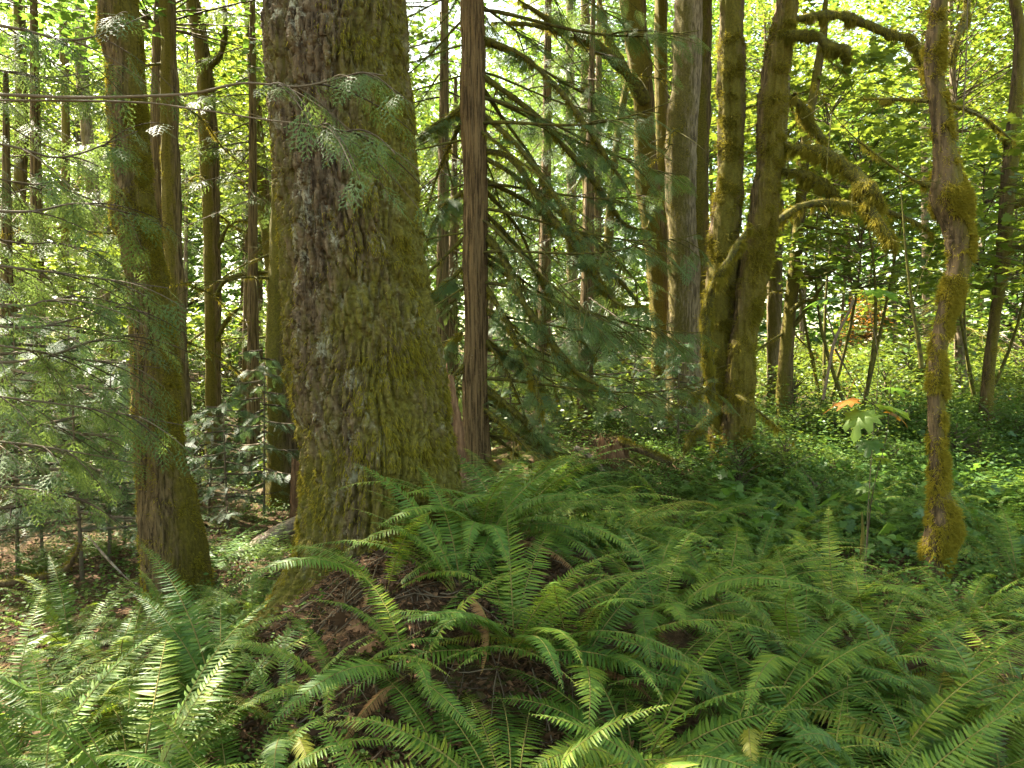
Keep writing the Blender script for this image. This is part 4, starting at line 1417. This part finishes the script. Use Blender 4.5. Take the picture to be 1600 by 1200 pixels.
# ------------------------------------------------------------------ leafy saplings at the right
def maple_sapling(label, stems, leaves, name='maple_sapling', mat=M_TWIG):
    P0, r0 = limbpts(stems[0])
    b = gpt(P0[0][0], P0[0][1])
    root = thing(name, label, 'sapling', b)
    mb = MB()
    STEM = []
    for s in stems:
        P, r = limbpts(s)
        S = spline(np.column_stack([P, r]), 24)
        add_tube(mb, S[:, :3], S[:, 3], 6)
        STEM.extend(S[8:, :3])
    mb.build('stem', mat, root, b)
    for px, py, d, size, m, yaw, pit in leaves:
        mb = MB()
        V, tri, quad = leaf_big(px)
        mb.add(V, quad)
        mb.f.append(tri.astype(np.int32))
        mb.m.append(np.zeros(len(tri), np.int32))
        k = np.argmin([np.linalg.norm(q - at(px, py, d)) for q in STEM])
        e = Matrix.LocRotScale(Vector(at(px, py, d)), Matrix.Rotation(yaw, 3, 'Z') @ Matrix.Rotation(pit, 3, 'X'), Vector((size,) * 3)).inverted() @ Vector(STEM[k])
        t = np.linspace(0, 1, 7)[:, None]
        e = np.array(e)
        add_tube(mb, np.array([0, 0.25, -0.01]) * (1 - t) + e * t + np.array([0, 0, 0.12]) * t * (1 - t), 0.0022 / size, 4)
        o = mb.build('leaf', m, root)
        o.location = at(px, py, d) - b
        o.scale = (size, size, size)
        o.rotation_euler = (pit, 0, yaw)
    return root


maple_sapling('slender maple sapling with big yellow and orange leaves left of the crooked mossy tree',
              [[(1352, 905, 4.7, 3), (1356, 800, 4.6, 2.5), (1364, 680, 4.5, 2), (1372, 560, 4.4, 2), (1350, 450, 4.4, 1.5), (1345, 400, 4.4, 1.5)],
               [(1350, 905, 4.8, 4), (1362, 780, 4.7, 3), (1385, 680, 4.6, 2), (1392, 600, 4.5, 2)],
               [(1372, 640, 4.45, 2), (1340, 590, 4.4, 2), (1310, 540, 4.4, 2), (1290, 480, 4.4, 2)]],
              [(1334, 622, 4.3, 0.20, M_YELLOW, 1.45, -0.35), (1348, 642, 4.2, 0.20, M_FRESH, 2.2, -0.95), (1380, 632, 4.2, 0.19, M_FRESH, -1.5, -0.35),
               (1388, 640, 4.3, 0.15, M_YELLOW, -1.9, -0.6), (1362, 452, 4.6, 0.2, M_MAPLE_D, -1.4, -0.2), (1302, 465, 4.6, 0.2, M_MAPLE_D, 1.5, -0.2),
               (1360, 688, 4.35, 0.14, M_MAPLE_D, 2.5, -0.6), (1395, 605, 4.5, 0.14, M_MAPLE_D, -1.0, -0.3), (1378, 715, 4.6, 0.10, M_MAPLE, -0.6, -0.4),
               (1352, 760, 4.6, 0.09, M_MAPLE, 1.9, -0.4), (1368, 790, 4.65, 0.09, M_MAPLE_D, -1.2, -0.5), (1350, 570, 4.4, 0.13, M_MAPLE, 1.2, -0.3)])
maple_sapling('bare dark forked stem rising before the bright clearing',
              [[(1286, 625, 6.0, 5), (1296, 570, 6.0, 5), (1305, 530, 6.0, 5), (1325, 490, 6.0, 4), (1333, 468, 6.0, 5)],
               [(1304, 530, 6.0, 3), (1290, 480, 6.0, 2), (1282, 430, 6.0, 2)],
               [(1305, 545, 6.0, 4), (1330, 590, 5.9, 3), (1350, 620, 5.8, 3), (1375, 640, 5.8, 2)]], [], 'dead_sapling')
maple_sapling('thin pale stem with mossy foot standing beside the crooked mossy tree',
              [[(1440, 575, 7.5, 9), (1436, 540, 7.5, 7), (1426, 480, 7.5, 5), (1416, 400, 7.5, 4), (1408, 300, 7.5, 3), (1400, 230, 7.4, 2)],
               [(1426, 480, 7.5, 3), (1440, 430, 7.4, 2), (1462, 380, 7.3, 2)]], [], 'maple_sapling', M_LIMB)
maple_sapling('short mossy stick standing among the ferns below the big yellow leaf',
              [[(1344, 930, 5.0, 6), (1346, 880, 5.0, 8), (1348, 835, 5.0, 6), (1347, 800, 5.0, 3)]], [], 'mossy_stick', M_LIMB)

# leafy understory by the clearing: vine maples with level sprays of leaves
for i, (lab, px, d, z, s, c) in enumerate((
        ('vine maple with bright level leaf layers behind the thick mossy limbs', 1340, 11.0, 2.2, 0.95, 0),
        ('vine maple with bright leaves between the mossy tree and the right edge', 1530, 12.5, 2.2, 1.0, 1),
        ('low vine maple on the sunny side of the clearing', 1420, 15.0, 0.7, 0.8, 2),
        ('vine maple behind the two straight far trunks', 930, 18.0, 0.6, 0.9, 0),
        ('vine maple filling the gap left of the curved maple', 110, 12.0, 1.8, 0.9, 1),
        ('vine maple with sunlit leaves behind the narrow orange brown trunk', 360, 16.0, 0.8, 1.0, 2),
        ('vine maple leaning in from the right edge', 1690, 9.0, 2.4, 0.9, 0),
        ('vine maple with a high crown above the split maple pair', 1290, 13.0, 3.6, 1.1, 1))):
    b = on_ground(px, d)
    root = thing('vine_maple', lab, 'tree', b)
    for q in range(3):
        mb = MB()
        t = np.linspace(0, 1, 10)[:, None]
        a = q * 2.1 + i
        e = np.array([0.7 * math.cos(a), 0.7 * math.sin(a), z + 1.5])
        pth = e * t + np.array([math.cos(a + 1), math.sin(a + 1), 0]) * 0.3 * np.sin(t * 3) - np.array([0, 0, 0.1])
        add_tube(mb, pth, 0.035 * (1 - 0.7 * t[:, 0]), 7)
        mb.build('trunk', M_LIMB, root)
    link('crown', CROWN_NEAR[c], root, (0, 0, z), (0, 0, R(0, 6)), (s, s, s * 0.8))

# ------------------------------------------------------------------ shrubs of the sunny slope
def shrubs(spots, meshes, label, group):
    for px, d, s in spots:
        b = on_ground(px, d)
        o = link('shrub', meshes[int(rng.integers(0, len(meshes)))], None, b - np.array([0, 0, 0.05]), (0, 0, R(0, 6.28)), (s, s, s * R(0.7, 1.0)))
        tag(o, label, 'shrub', group)


shrubs([(1250 + 45 * k + R(-15, 15), R(11, 15.5), R(0.5, 0.9)) for k in range(9)], BUSH_Y + BUSH, 'sunlit leafy shrub in the bright clearing', 'shrubs in the bright clearing')
YEL = leafy_crown(0.9, 1.3, 50, 26, 0.09, LD, M_YELLOW, 0.3, 0.12)
for lab, px, d, z, s in (('golden leaved shrub glowing in the bright clearing', 1350, 16, 1.9, 0.6), ('low shrub with yellowing leaves at the sunny edge of the clearing', 1300, 17.0, 0.6, 0.6)):
    b = on_ground(px, d)
    tag(link('shrub', YEL, None, b + np.array([0, 0, z - 0.6]), (0, 0, R(0, 6.28)), (s, s, s * 1.2)), lab, 'shrub')
shrubs([(1230 + 40 * k + R(-15, 15), R(15.5, 22), R(0.8, 1.4)) for k in range(11)], BUSH_Y, 'pale green shrub along the far side of the clearing', 'shrubs along the far side of the clearing')
shrubs([(760 + 45 * k + R(-20, 20), R(11, 18), R(0.6, 1.1)) for k in range(9)], BUSH + BUSH_Y, 'leafy shrub in broken light behind the fern bank', 'shrubs behind the fern bank')
shrubs([(-60 + 62 * k + R(-20, 20), R(11, 19), R(0.6, 1.1)) for k in range(9)], BUSH + BUSH_Y, 'shrub on the bright slope left of the huge fir', 'shrubs on the left slope')
shrubs([(1180 + 50 * k + R(-20, 20), R(8.5, 10.5), R(0.35, 0.55)) for k in range(9)], BUSH, 'low dark green shrub on the shaded bank before the clearing', 'low shrubs on the shaded bank')
shrubs([(1150 + 32 * k + R(-15, 15), R(6.5, 10.5), R(0.3, 0.7)) for k in range(15)], BUSH + BUSH_Y[:1], 'knee high leafy shrub among the ferns of the shaded bank', 'knee high shrubs of the shaded bank')
shrubs([(395, 5.3, 0.28), (425, 5.0, 0.22), (330, 5.2, 0.25)], BUSH, 'small round leaved shrub at the left root of the huge fir', 'round leaved shrubs at the fir root')

# ------------------------------------------------------------------ dead wood
def stump(label, rows, d, mat, name='stump', jag=0.25, ns=40):
    rows = px_path(rows, d)
    rows = root_down(rows, 0.1, 1.2)
    base = np.array(rows[0][:3])
    G, N = trunk_surface(rows, ns, 60, 0.25, 4, 0.03, 0.08, 26)
    top = G[-1, :, 2].copy()
    k = (np.arange(len(G)) / (len(G) - 1))[:, None]
    G[..., 2] += k ** 3 * (vnoise(G * np.array([22, 22, 0.0]) + 3) - 0.6) * jag * 2
    c = G[-1].mean(0) - np.array([0, 0, 0.15])
    G = np.concatenate([G, np.broadcast_to(c, (1, ns, 3)) + (G[-1:] - c) * 0.15])
    mb = MB()
    mb.add(G, grid_faces(len(G), ns))
    o = mb.build(name, mat, None, base)
    o.location = base
    return tag(o, label, 'stump')


stump('jagged red brown rotten snag just right of the huge fir', [(714, 720, 30), (709, 660, 24), (704, 615, 16), (702, 585, 8)], 6.8, M_ROT, 'rotten_snag')
stump('small jagged rotten stump beside the pale log left of the huge fir', [(468, 795, 26), (466, 760, 24), (464, 730, 15)], 9.3, M_ROT, 'rotten_stump')
stump('broken sunlit orange stump behind the fern bank', [(960, 760, 66), (958, 720, 56), (955, 690, 40)], 8.8, M_ROT, 'rotten_stump', 0.2)
stump('low mossy stump on the bright slope by the young hemlocks', [(400, 800, 30), (400, 770, 28)], 11.0, M_MOSSBARK, 'mossy_stump', 0.1)


def log(label, lst, mat, moss_n=0, name='fallen_log', cat='log', ns=24):
    P, r = limbpts(lst)
    S = spline(np.column_stack([P, r]), 50)
    base = S[0, :3].copy()
    G, N = tube_grid(S[:, :3], S[:, 3], ns)
    G = G + N * ((fbm(G * 8, 3) - 0.5) * 0.3 * S[:, 3][:, None])[..., None]
    c0, c1 = G[0].mean(0), G[-1].mean(0)
    G2 = np.concatenate([c0 + (G[:1] - c0) * 0.02, G, c1 + (G[-1:] - c1) * 0.02])
    mb = MB()
    mb.add(G2, grid_faces(len(G2), ns), 0, np.concatenate([N[:1, :, 2], N[..., 2], N[-1:, :, 2]]).clip(0, 1) * (1 if moss_n else 0))
    o = mb.build(name, mat, None, base)
    o.location = base
    tag(o, label, cat)
    if moss_n:
        m = MB()
        fuzz(m, G, N, moss_n, 0.04, 0.3, weight=np.clip(N[..., 2], 0, 1) + 0.05)
        tag(m.build('moss', M_MOSS, o, base), kind='stuff')
    return o


log('pale weathered log lying on the bright slope left of the huge fir', [(368, 876, 7.4, 23), (405, 850, 7.8, 24), (448, 826, 8.2, 25), (480, 812, 8.4, 25)], M_LOG)
log('slanting sunlit mossy log leaning on the broken orange stump', [(965, 690, 8.8, 13), (1010, 706, 8.6, 13), (1050, 725, 8.5, 11)], M_MOSSBARK, 900)
log('pale branch lying behind the fern bank', [(900, 700, 9.0, 9), (930, 720, 8.7, 9), (945, 740, 8.5, 7)], M_LOG, 0, 'fallen_branch', 'branch', 10)
log('curved mossy branch lying at the left edge above the ferns', [(-20, 915, 5.3, 11), (50, 905, 5.4, 11), (100, 890, 5.5, 9), (118, 868, 5.5, 7), (124, 850, 5.5, 4)], M_MOSSBARK, 500, 'fallen_branch', 'branch', 10)
log('thin pale dead stick leaning toward the foot of the curved maple', [(138, 838, 5.1, 4), (170, 875, 5.0, 4), (200, 905, 4.95, 3), (215, 912, 4.9, 3)], M_LOG, 0, 'dead_stick', 'stick', 6)
log('dark thin stick curving over the bright ground beside the fir root', [(405, 905, 5.6, 3), (430, 880, 5.8, 3), (455, 868, 6.0, 3), (478, 858, 6.1, 2)], M_TWIG, 0, 'dead_stick', 'stick', 6)

# ================================================================== FERNS
NEAR = [
    # label, px column, distance, fronds, size, azimuth, spread, yellow fronds
    ('large sword fern against the right root of the huge fir', 752, 3.95, 18, 1.05, None, 0, 1),
    ('sword fern at the foot of the fir throwing two fronds left across the trunk', 722, 3.35, 9, 0.85, 2.7, 1.0, 0),
    ('single upright sword fern frond cluster on the bare litter of the mound', 702, 2.62, 4, 0.85, 1.9, 0.5, 0),
    ('sword fern with low arching fronds at the bottom middle edge', 590, 2.2, 9, 0.72, None, 0, 0),
    ('sword fern with one browning frond on the left flank of the mound', 445, 2.85, 6, 0.62, None, 0, 2),
    ('sword fern with upright ladder like fronds left of the mound', 335, 3.1, 11, 0.95, 1.6, 1.3, 0),
    ('big sword fern spreading over the bottom left corner', 195, 2.55, 15, 1.0, None, 0, 0),
    ('sword fern at the left edge below the hanging sprays', -15, 3.1, 14, 0.95, None, 0, 0),
    ('sword fern at the very bottom left under the big corner fern', 60, 2.2, 12, 0.85, None, 0, 0),
    ('short sword fern at the bottom edge left of the mound', 400, 2.15, 9, 0.75, None, 0, 0),
    ('sword fern with a golden frond in the middle of the fern bank', 905, 3.2, 15, 0.95, None, 0, 2),
    ('sword fern with arching fronds at the bottom edge just right of the mound', 800, 2.45, 14, 0.95, None, 0, 0),
    ('tall sword fern with upright tips at the back of the bank near the cedar', 815, 4.7, 18, 1.2, None, 0, 1),
    ('sword fern at the back of the bank under the broken orange stump', 930, 5.0, 17, 1.15, None, 0, 1),
    ('sword fern with a sun bleached arching frond behind the bank', 1045, 5.2, 14, 1.0, None, 0, 0),
    ('upright sword fern crowding the right side of the huge fir root', 795, 4.25, 16, 1.15, None, 0, 0),
    ('sword fern with tall fronds at the lower right before the corner', 1360, 2.75, 14, 1.1, None, 0, 0),
    ('wide sword fern in the centre of the right fern bed', 1030, 3.7, 16, 1.0, None, 0, 0),
    ('sword fern with long level fronds right of the bank centre', 1135, 4.2, 16, 1.0, None, 0, 0),
    ('sword fern nearest the foot of the split maple pair', 1185, 5.2, 14, 0.9, None, 0, 0),
    ('sword fern with drooping bright fronds low in the middle right', 1000, 2.75, 15, 1.0, None, 0, 0),
    ('sword fern with a broad ribbed frond at the bottom edge right of centre', 1115, 2.4, 14, 1.0, None, 0, 0),
    ('sword fern with a withered tip between the right bed ferns', 1190, 3.0, 15, 0.98, None, 0, 1),
    ('dense sword fern in the hollow of the right fern bed', 1265, 3.5, 16, 1.0, None, 0, 0),
    ('sword fern with a bleached frond below the slender yellow leaved sapling', 1310, 4.3, 15, 0.9, None, 0, 0),
    ('sword fern with a fresh yellow frond before the crooked mossy tree', 1385, 3.7, 15, 0.95, None, 0, 2),
    ('sword fern with grey green fronds at the right foot of the crooked mossy tree', 1520, 4.5, 13, 0.9, None, 0, 0),
    ('tall bronze tinged sword fern standing at the right edge', 1590, 2.75, 15, 1.15, None, 0, 3),
    ('sword fern at the bottom edge below the right bed', 1290, 2.35, 14, 0.95, None, 0, 1),
    ('sword fern near the bottom right corner', 1440, 2.5, 15, 1.0, None, 0, 0),
    ('sword fern filling the right bed between corner and mossy tree', 1470, 3.2, 15, 1.0, None, 0, 0),
    ('sword fern at the right edge beside the tall bronze fern', 1610, 3.7, 14, 1.0, None, 0, 0),
    ('sword fern with glossy lit fronds at the right edge behind the mossy tree', 1600, 5.4, 14, 0.95, None, 0, 0),
    ('sword fern in the shade at the foot of the curved left maple', 250, 4.4, 10, 0.75, None, 0, 0),
    ('sword fern between the curved maple and the fir root', 385, 4.6, 9, 0.65, None, 0, 0),
    ('sword fern in deep shade left of the curved maple', 100, 4.3, 12, 0.85, None, 0, 0),
    ('sword fern rooted high on the litter mound under the fir bark', 600, 3.35, 6, 0.75, None, 0, 0),
    ('small sword fern on the left shoulder of the litter mound', 520, 3.0, 6, 0.65, None, 0, 0),
    ('sword fern with a few long fronds draping down the litter slope', 640, 3.0, 7, 0.8, None, 0, 0),
    ('sword fern arching over the right shoulder of the litter mound', 800, 3.15, 14, 0.95, None, 0, 0),
    ('sword fern with dark fronds between the corner fern and the left edge', 40, 2.75, 14, 0.9, None, 0, 0),
    ('upright sword fern beside the bare litter patch left of the mound', 285, 3.5, 13, 0.9, None, 0, 0),
    ('sword fern with feathery tips behind the big corner fern', 130, 3.15, 14, 0.95, None, 0, 0),
    ('low sword fern on the lower left flank of the mound', 350, 2.5, 10, 0.75, None, 0, 0),
    ('feathery sword fern in front of the mossy left branch', 190, 3.6, 11, 0.8, None, 0, 0),
]
for lab, px, d, n, s, az, sp, yl in NEAR:
    p = on_ground(px, d)
    fern(lab, p, int(n * 1.45), s * 0.94, 'sword ferns of the foreground', az, sp, yl)

MIDF = [
    ('dark sword fern arching under the big yellow leaf before the clearing', 1285, 6.6, 14, 1.1),
    ('sword fern between the split maple pair and the sapling', 1225, 6.0, 13, 0.95),
    ('sword fern in the shade just left of the crooked mossy tree', 1415, 6.2, 13, 0.95),
    ('sword fern right of the crooked mossy tree by the far right slim tree', 1545, 6.6, 14, 1.1),
    ('sword fern at the right edge below the far right slim tree', 1610, 7.4, 13, 1.1),
    ('sword fern at the left foot of the split maple pair', 1060, 6.5, 13, 0.95),
    ('sword fern below the sunlit mossy log by the orange stump', 985, 6.4, 13, 1.0),
    ('sword fern standing behind the bank right of the straight cedar', 860, 6.1, 14, 1.05),
    ('sword fern behind the sapling on the shaded bank', 1345, 7.6, 13, 1.05),
    ('sword fern close behind the crooked mossy tree', 1470, 7.4, 13, 1.0),
    ('sword fern tucked between the huge fir and the straight cedar', 770, 5.3, 13, 1.0),
]
for lab, px, d, n, s in MIDF:
    fern(lab, on_ground(px, d), int(n * 1.2), s * 0.9, 'sword ferns of the shaded bank')

# smaller ferns farther off
FARF = [(1230, 7.6), (1290, 7.2), (1275, 9.2), (1330, 8.0), (1400, 9.0), (1560, 7.4), (1590, 6.6), (1520, 8.2), (960, 7.6), (1010, 9.0), (900, 8.6), (860, 6.6), (1085, 7.4),
        (1210, 10.5), (1300, 11.5), (1410, 11.0), (1480, 10.0), (1560, 12.0), (700, 9.5), (780, 7.2), (1140, 6.6), (1390, 6.4)]
for px, d in FARF:
    p = on_ground(px, d)
    s = R(0.8, 1.15)
    tag(link('sword_fern', FAR_FERNS[int(rng.integers(0, 5))], None, p, (0, 0, R(0, 6.28)), (s, s, s)), 'dark sword fern in the shade beyond the fern bank', 'fern', 'ferns beyond the bank')
FARL = [(60, 6.4), (160, 7.4), (330, 6.6), (400, 7.4), (440, 6.6), (20, 8.6), (300, 11.0), (370, 12.0), (90, 9.5), (230, 10.5)]
for px, d in FARL:
    p = on_ground(px, d)
    s = R(0.6, 0.95)
    tag(link('sword_fern', FAR_FERNS[int(rng.integers(0, 5))], None, p, (0, 0, R(0, 6.28)), (s, s, s)), 'small sword fern on the left slope behind the curved maple', 'fern', 'ferns of the left slope')

# ================================================================== GROUND COVER, LITTER, TWIGS
def field(n, px_lo, px_hi, d_lo, d_hi, keep=None):
    d = np.sqrt(R(d_lo ** 2, d_hi ** 2, n))
    px = R(px_lo, px_hi, n)
    x = (px - 800) / F_PX * d
    P = np.stack([x, d, ground_z(x, d)], -1)
    if keep is not None:
        P = P[keep(P)]
    return P


def cover(name, P, hh, leaves, size, tpl, mat, spread=0.13):
    n = len(P)
    H = hh * R(0.3, 1.3, n)
    ci = np.repeat(np.arange(n), leaves)
    m = len(ci)
    u = R(0.25, 1, m)
    Q = P[ci] + np.stack([rng.normal(0, spread, m), rng.normal(0, spread, m), u * H[ci]], -1)
    mb = MB()
    V, F = leaf_block(Q, size, tpl, 0.5)
    mb.add(V, F)
    return tag(mb.build(name, mat), kind='stuff')


patchy = lambda k, t: (lambda P: fbm(P * k + 7, 3) + R(-0.12, 0.12, len(P)) > t)
tag(cover('ground_cover', field(9500, 860, 1800, 4.4, 13, patchy(0.9, 0.36)), 0.24, 16, 0.038, LD, M_COVER))
tag(cover('low_plants', field(2600, -250, 560, 4.0, 13, patchy(1.1, 0.46)), 0.2, 12, 0.04, LD, M_COVER))
tag(cover('mound_plants', field(700, 330, 800, 2.1, 4.2, patchy(2.2, 0.5)), 0.09, 9, 0.032, LD, M_COVER, 0.06))
tag(cover('broad_leaved_plants', field(420, 1080, 1800, 5.2, 11), 0.4, 7, 0.10, LM, M_MAPLE_D, 0.13))
tag(cover('bank_plants', field(1500, 1180, 1800, 7.2, 12), 0.45, 18, 0.055, LD, M_COVER, 0.18))
tag(cover('undergrowth', np.concatenate([field(2600, 1130, 1850, 11, 26), field(1700, 640, 1130, 10, 24)]), 0.8, 24, 0.075, LD, M_MAPLE, 0.35))
tag(cover('weeds', field(1300, -200, 640, 11, 24, patchy(0.6, 0.5)), 0.5, 18, 0.07, LD, M_MAPLE, 0.3))

# dead leaves
P = np.concatenate([field(14000, -150, 1750, 2.0, 9), field(13000, 330, 900, 2.0, 4.6)])
P[:, 2] += R(0.004, 0.03, len(P))
mb = MB()
V, F = leaf_block(P, 0.038, LD, 0.9)
mb.add(V, F)
V, F = leaf_block(P[rng.integers(0, len(P), 500)] + np.array([0, 0, 0.015]), 0.075, LM, 0.7)
mb.add(V, F)
Q = P[rng.integers(0, len(P), 16000)] + np.array([0, 0, 0.008])
n_ = len(Q)
M = frames(rand_dirs(n_, -0.25, 0.25), np.array([0, 0, 1.0]) + rng.normal(0, 0.3, (n_, 3))) * np.stack([np.full(n_, 0.006), R(0.03, 0.11, n_), np.full(n_, 0.006)], -1)[:, None, :]
V, F = scatter(np.array([(-0.5, 0, 0), (0.5, 0, 0), (0.3, 1, 0), (-0.3, 1, 0)]), np.array([(0, 1, 2, 3)]), M, Q)
mb.add(V, F)
tag(mb.build('leaf_litter', M_LITTER, smooth=False), kind='stuff')

P = np.concatenate([field(1100, -150, 1750, 2.0, 9), field(500, 330, 900, 2.0, 4.6)])
mb = MB()
for p in P:
    l = R(0.08, 0.5)
    a = R(0, 6.28)
    q = np.linspace(-0.5, 0.5, 5)
    x, y = p[0] + np.cos(a) * q * l + R(-0.01, 0.01, 5), p[1] + np.sin(a) * q * l + R(-0.01, 0.01, 5)
    add_tube(mb, np.stack([x, y, ground_z(x, y) + R(0.006, 0.05)], -1), R(0.001, 0.0038), 4)
tag(mb.build('fallen_twigs', M_TWIG), kind='stuff')

# far wood that closes the view: a mass of leaves nobody could count
n = 60000
a = R(-0.95, 0.95, n)
rr = R(46, 72, n)
X = np.stack([np.sin(a) * rr, np.cos(a) * rr, np.zeros(n)], -1)
X[:, 2] = ground_z(X[:, 0], X[:, 1]) + R(0, 1, n) ** 1.25 * (14 + 18 * fbm(X * np.array([0.12, 0.12, 0]) + 2, 3))
mb = MB()
V, F = leaf_block(X, 0.75, LD, 0.8)
mb.add(V, F)
tag(mb.build('far_woods', M_MAPLE_D), kind='stuff')
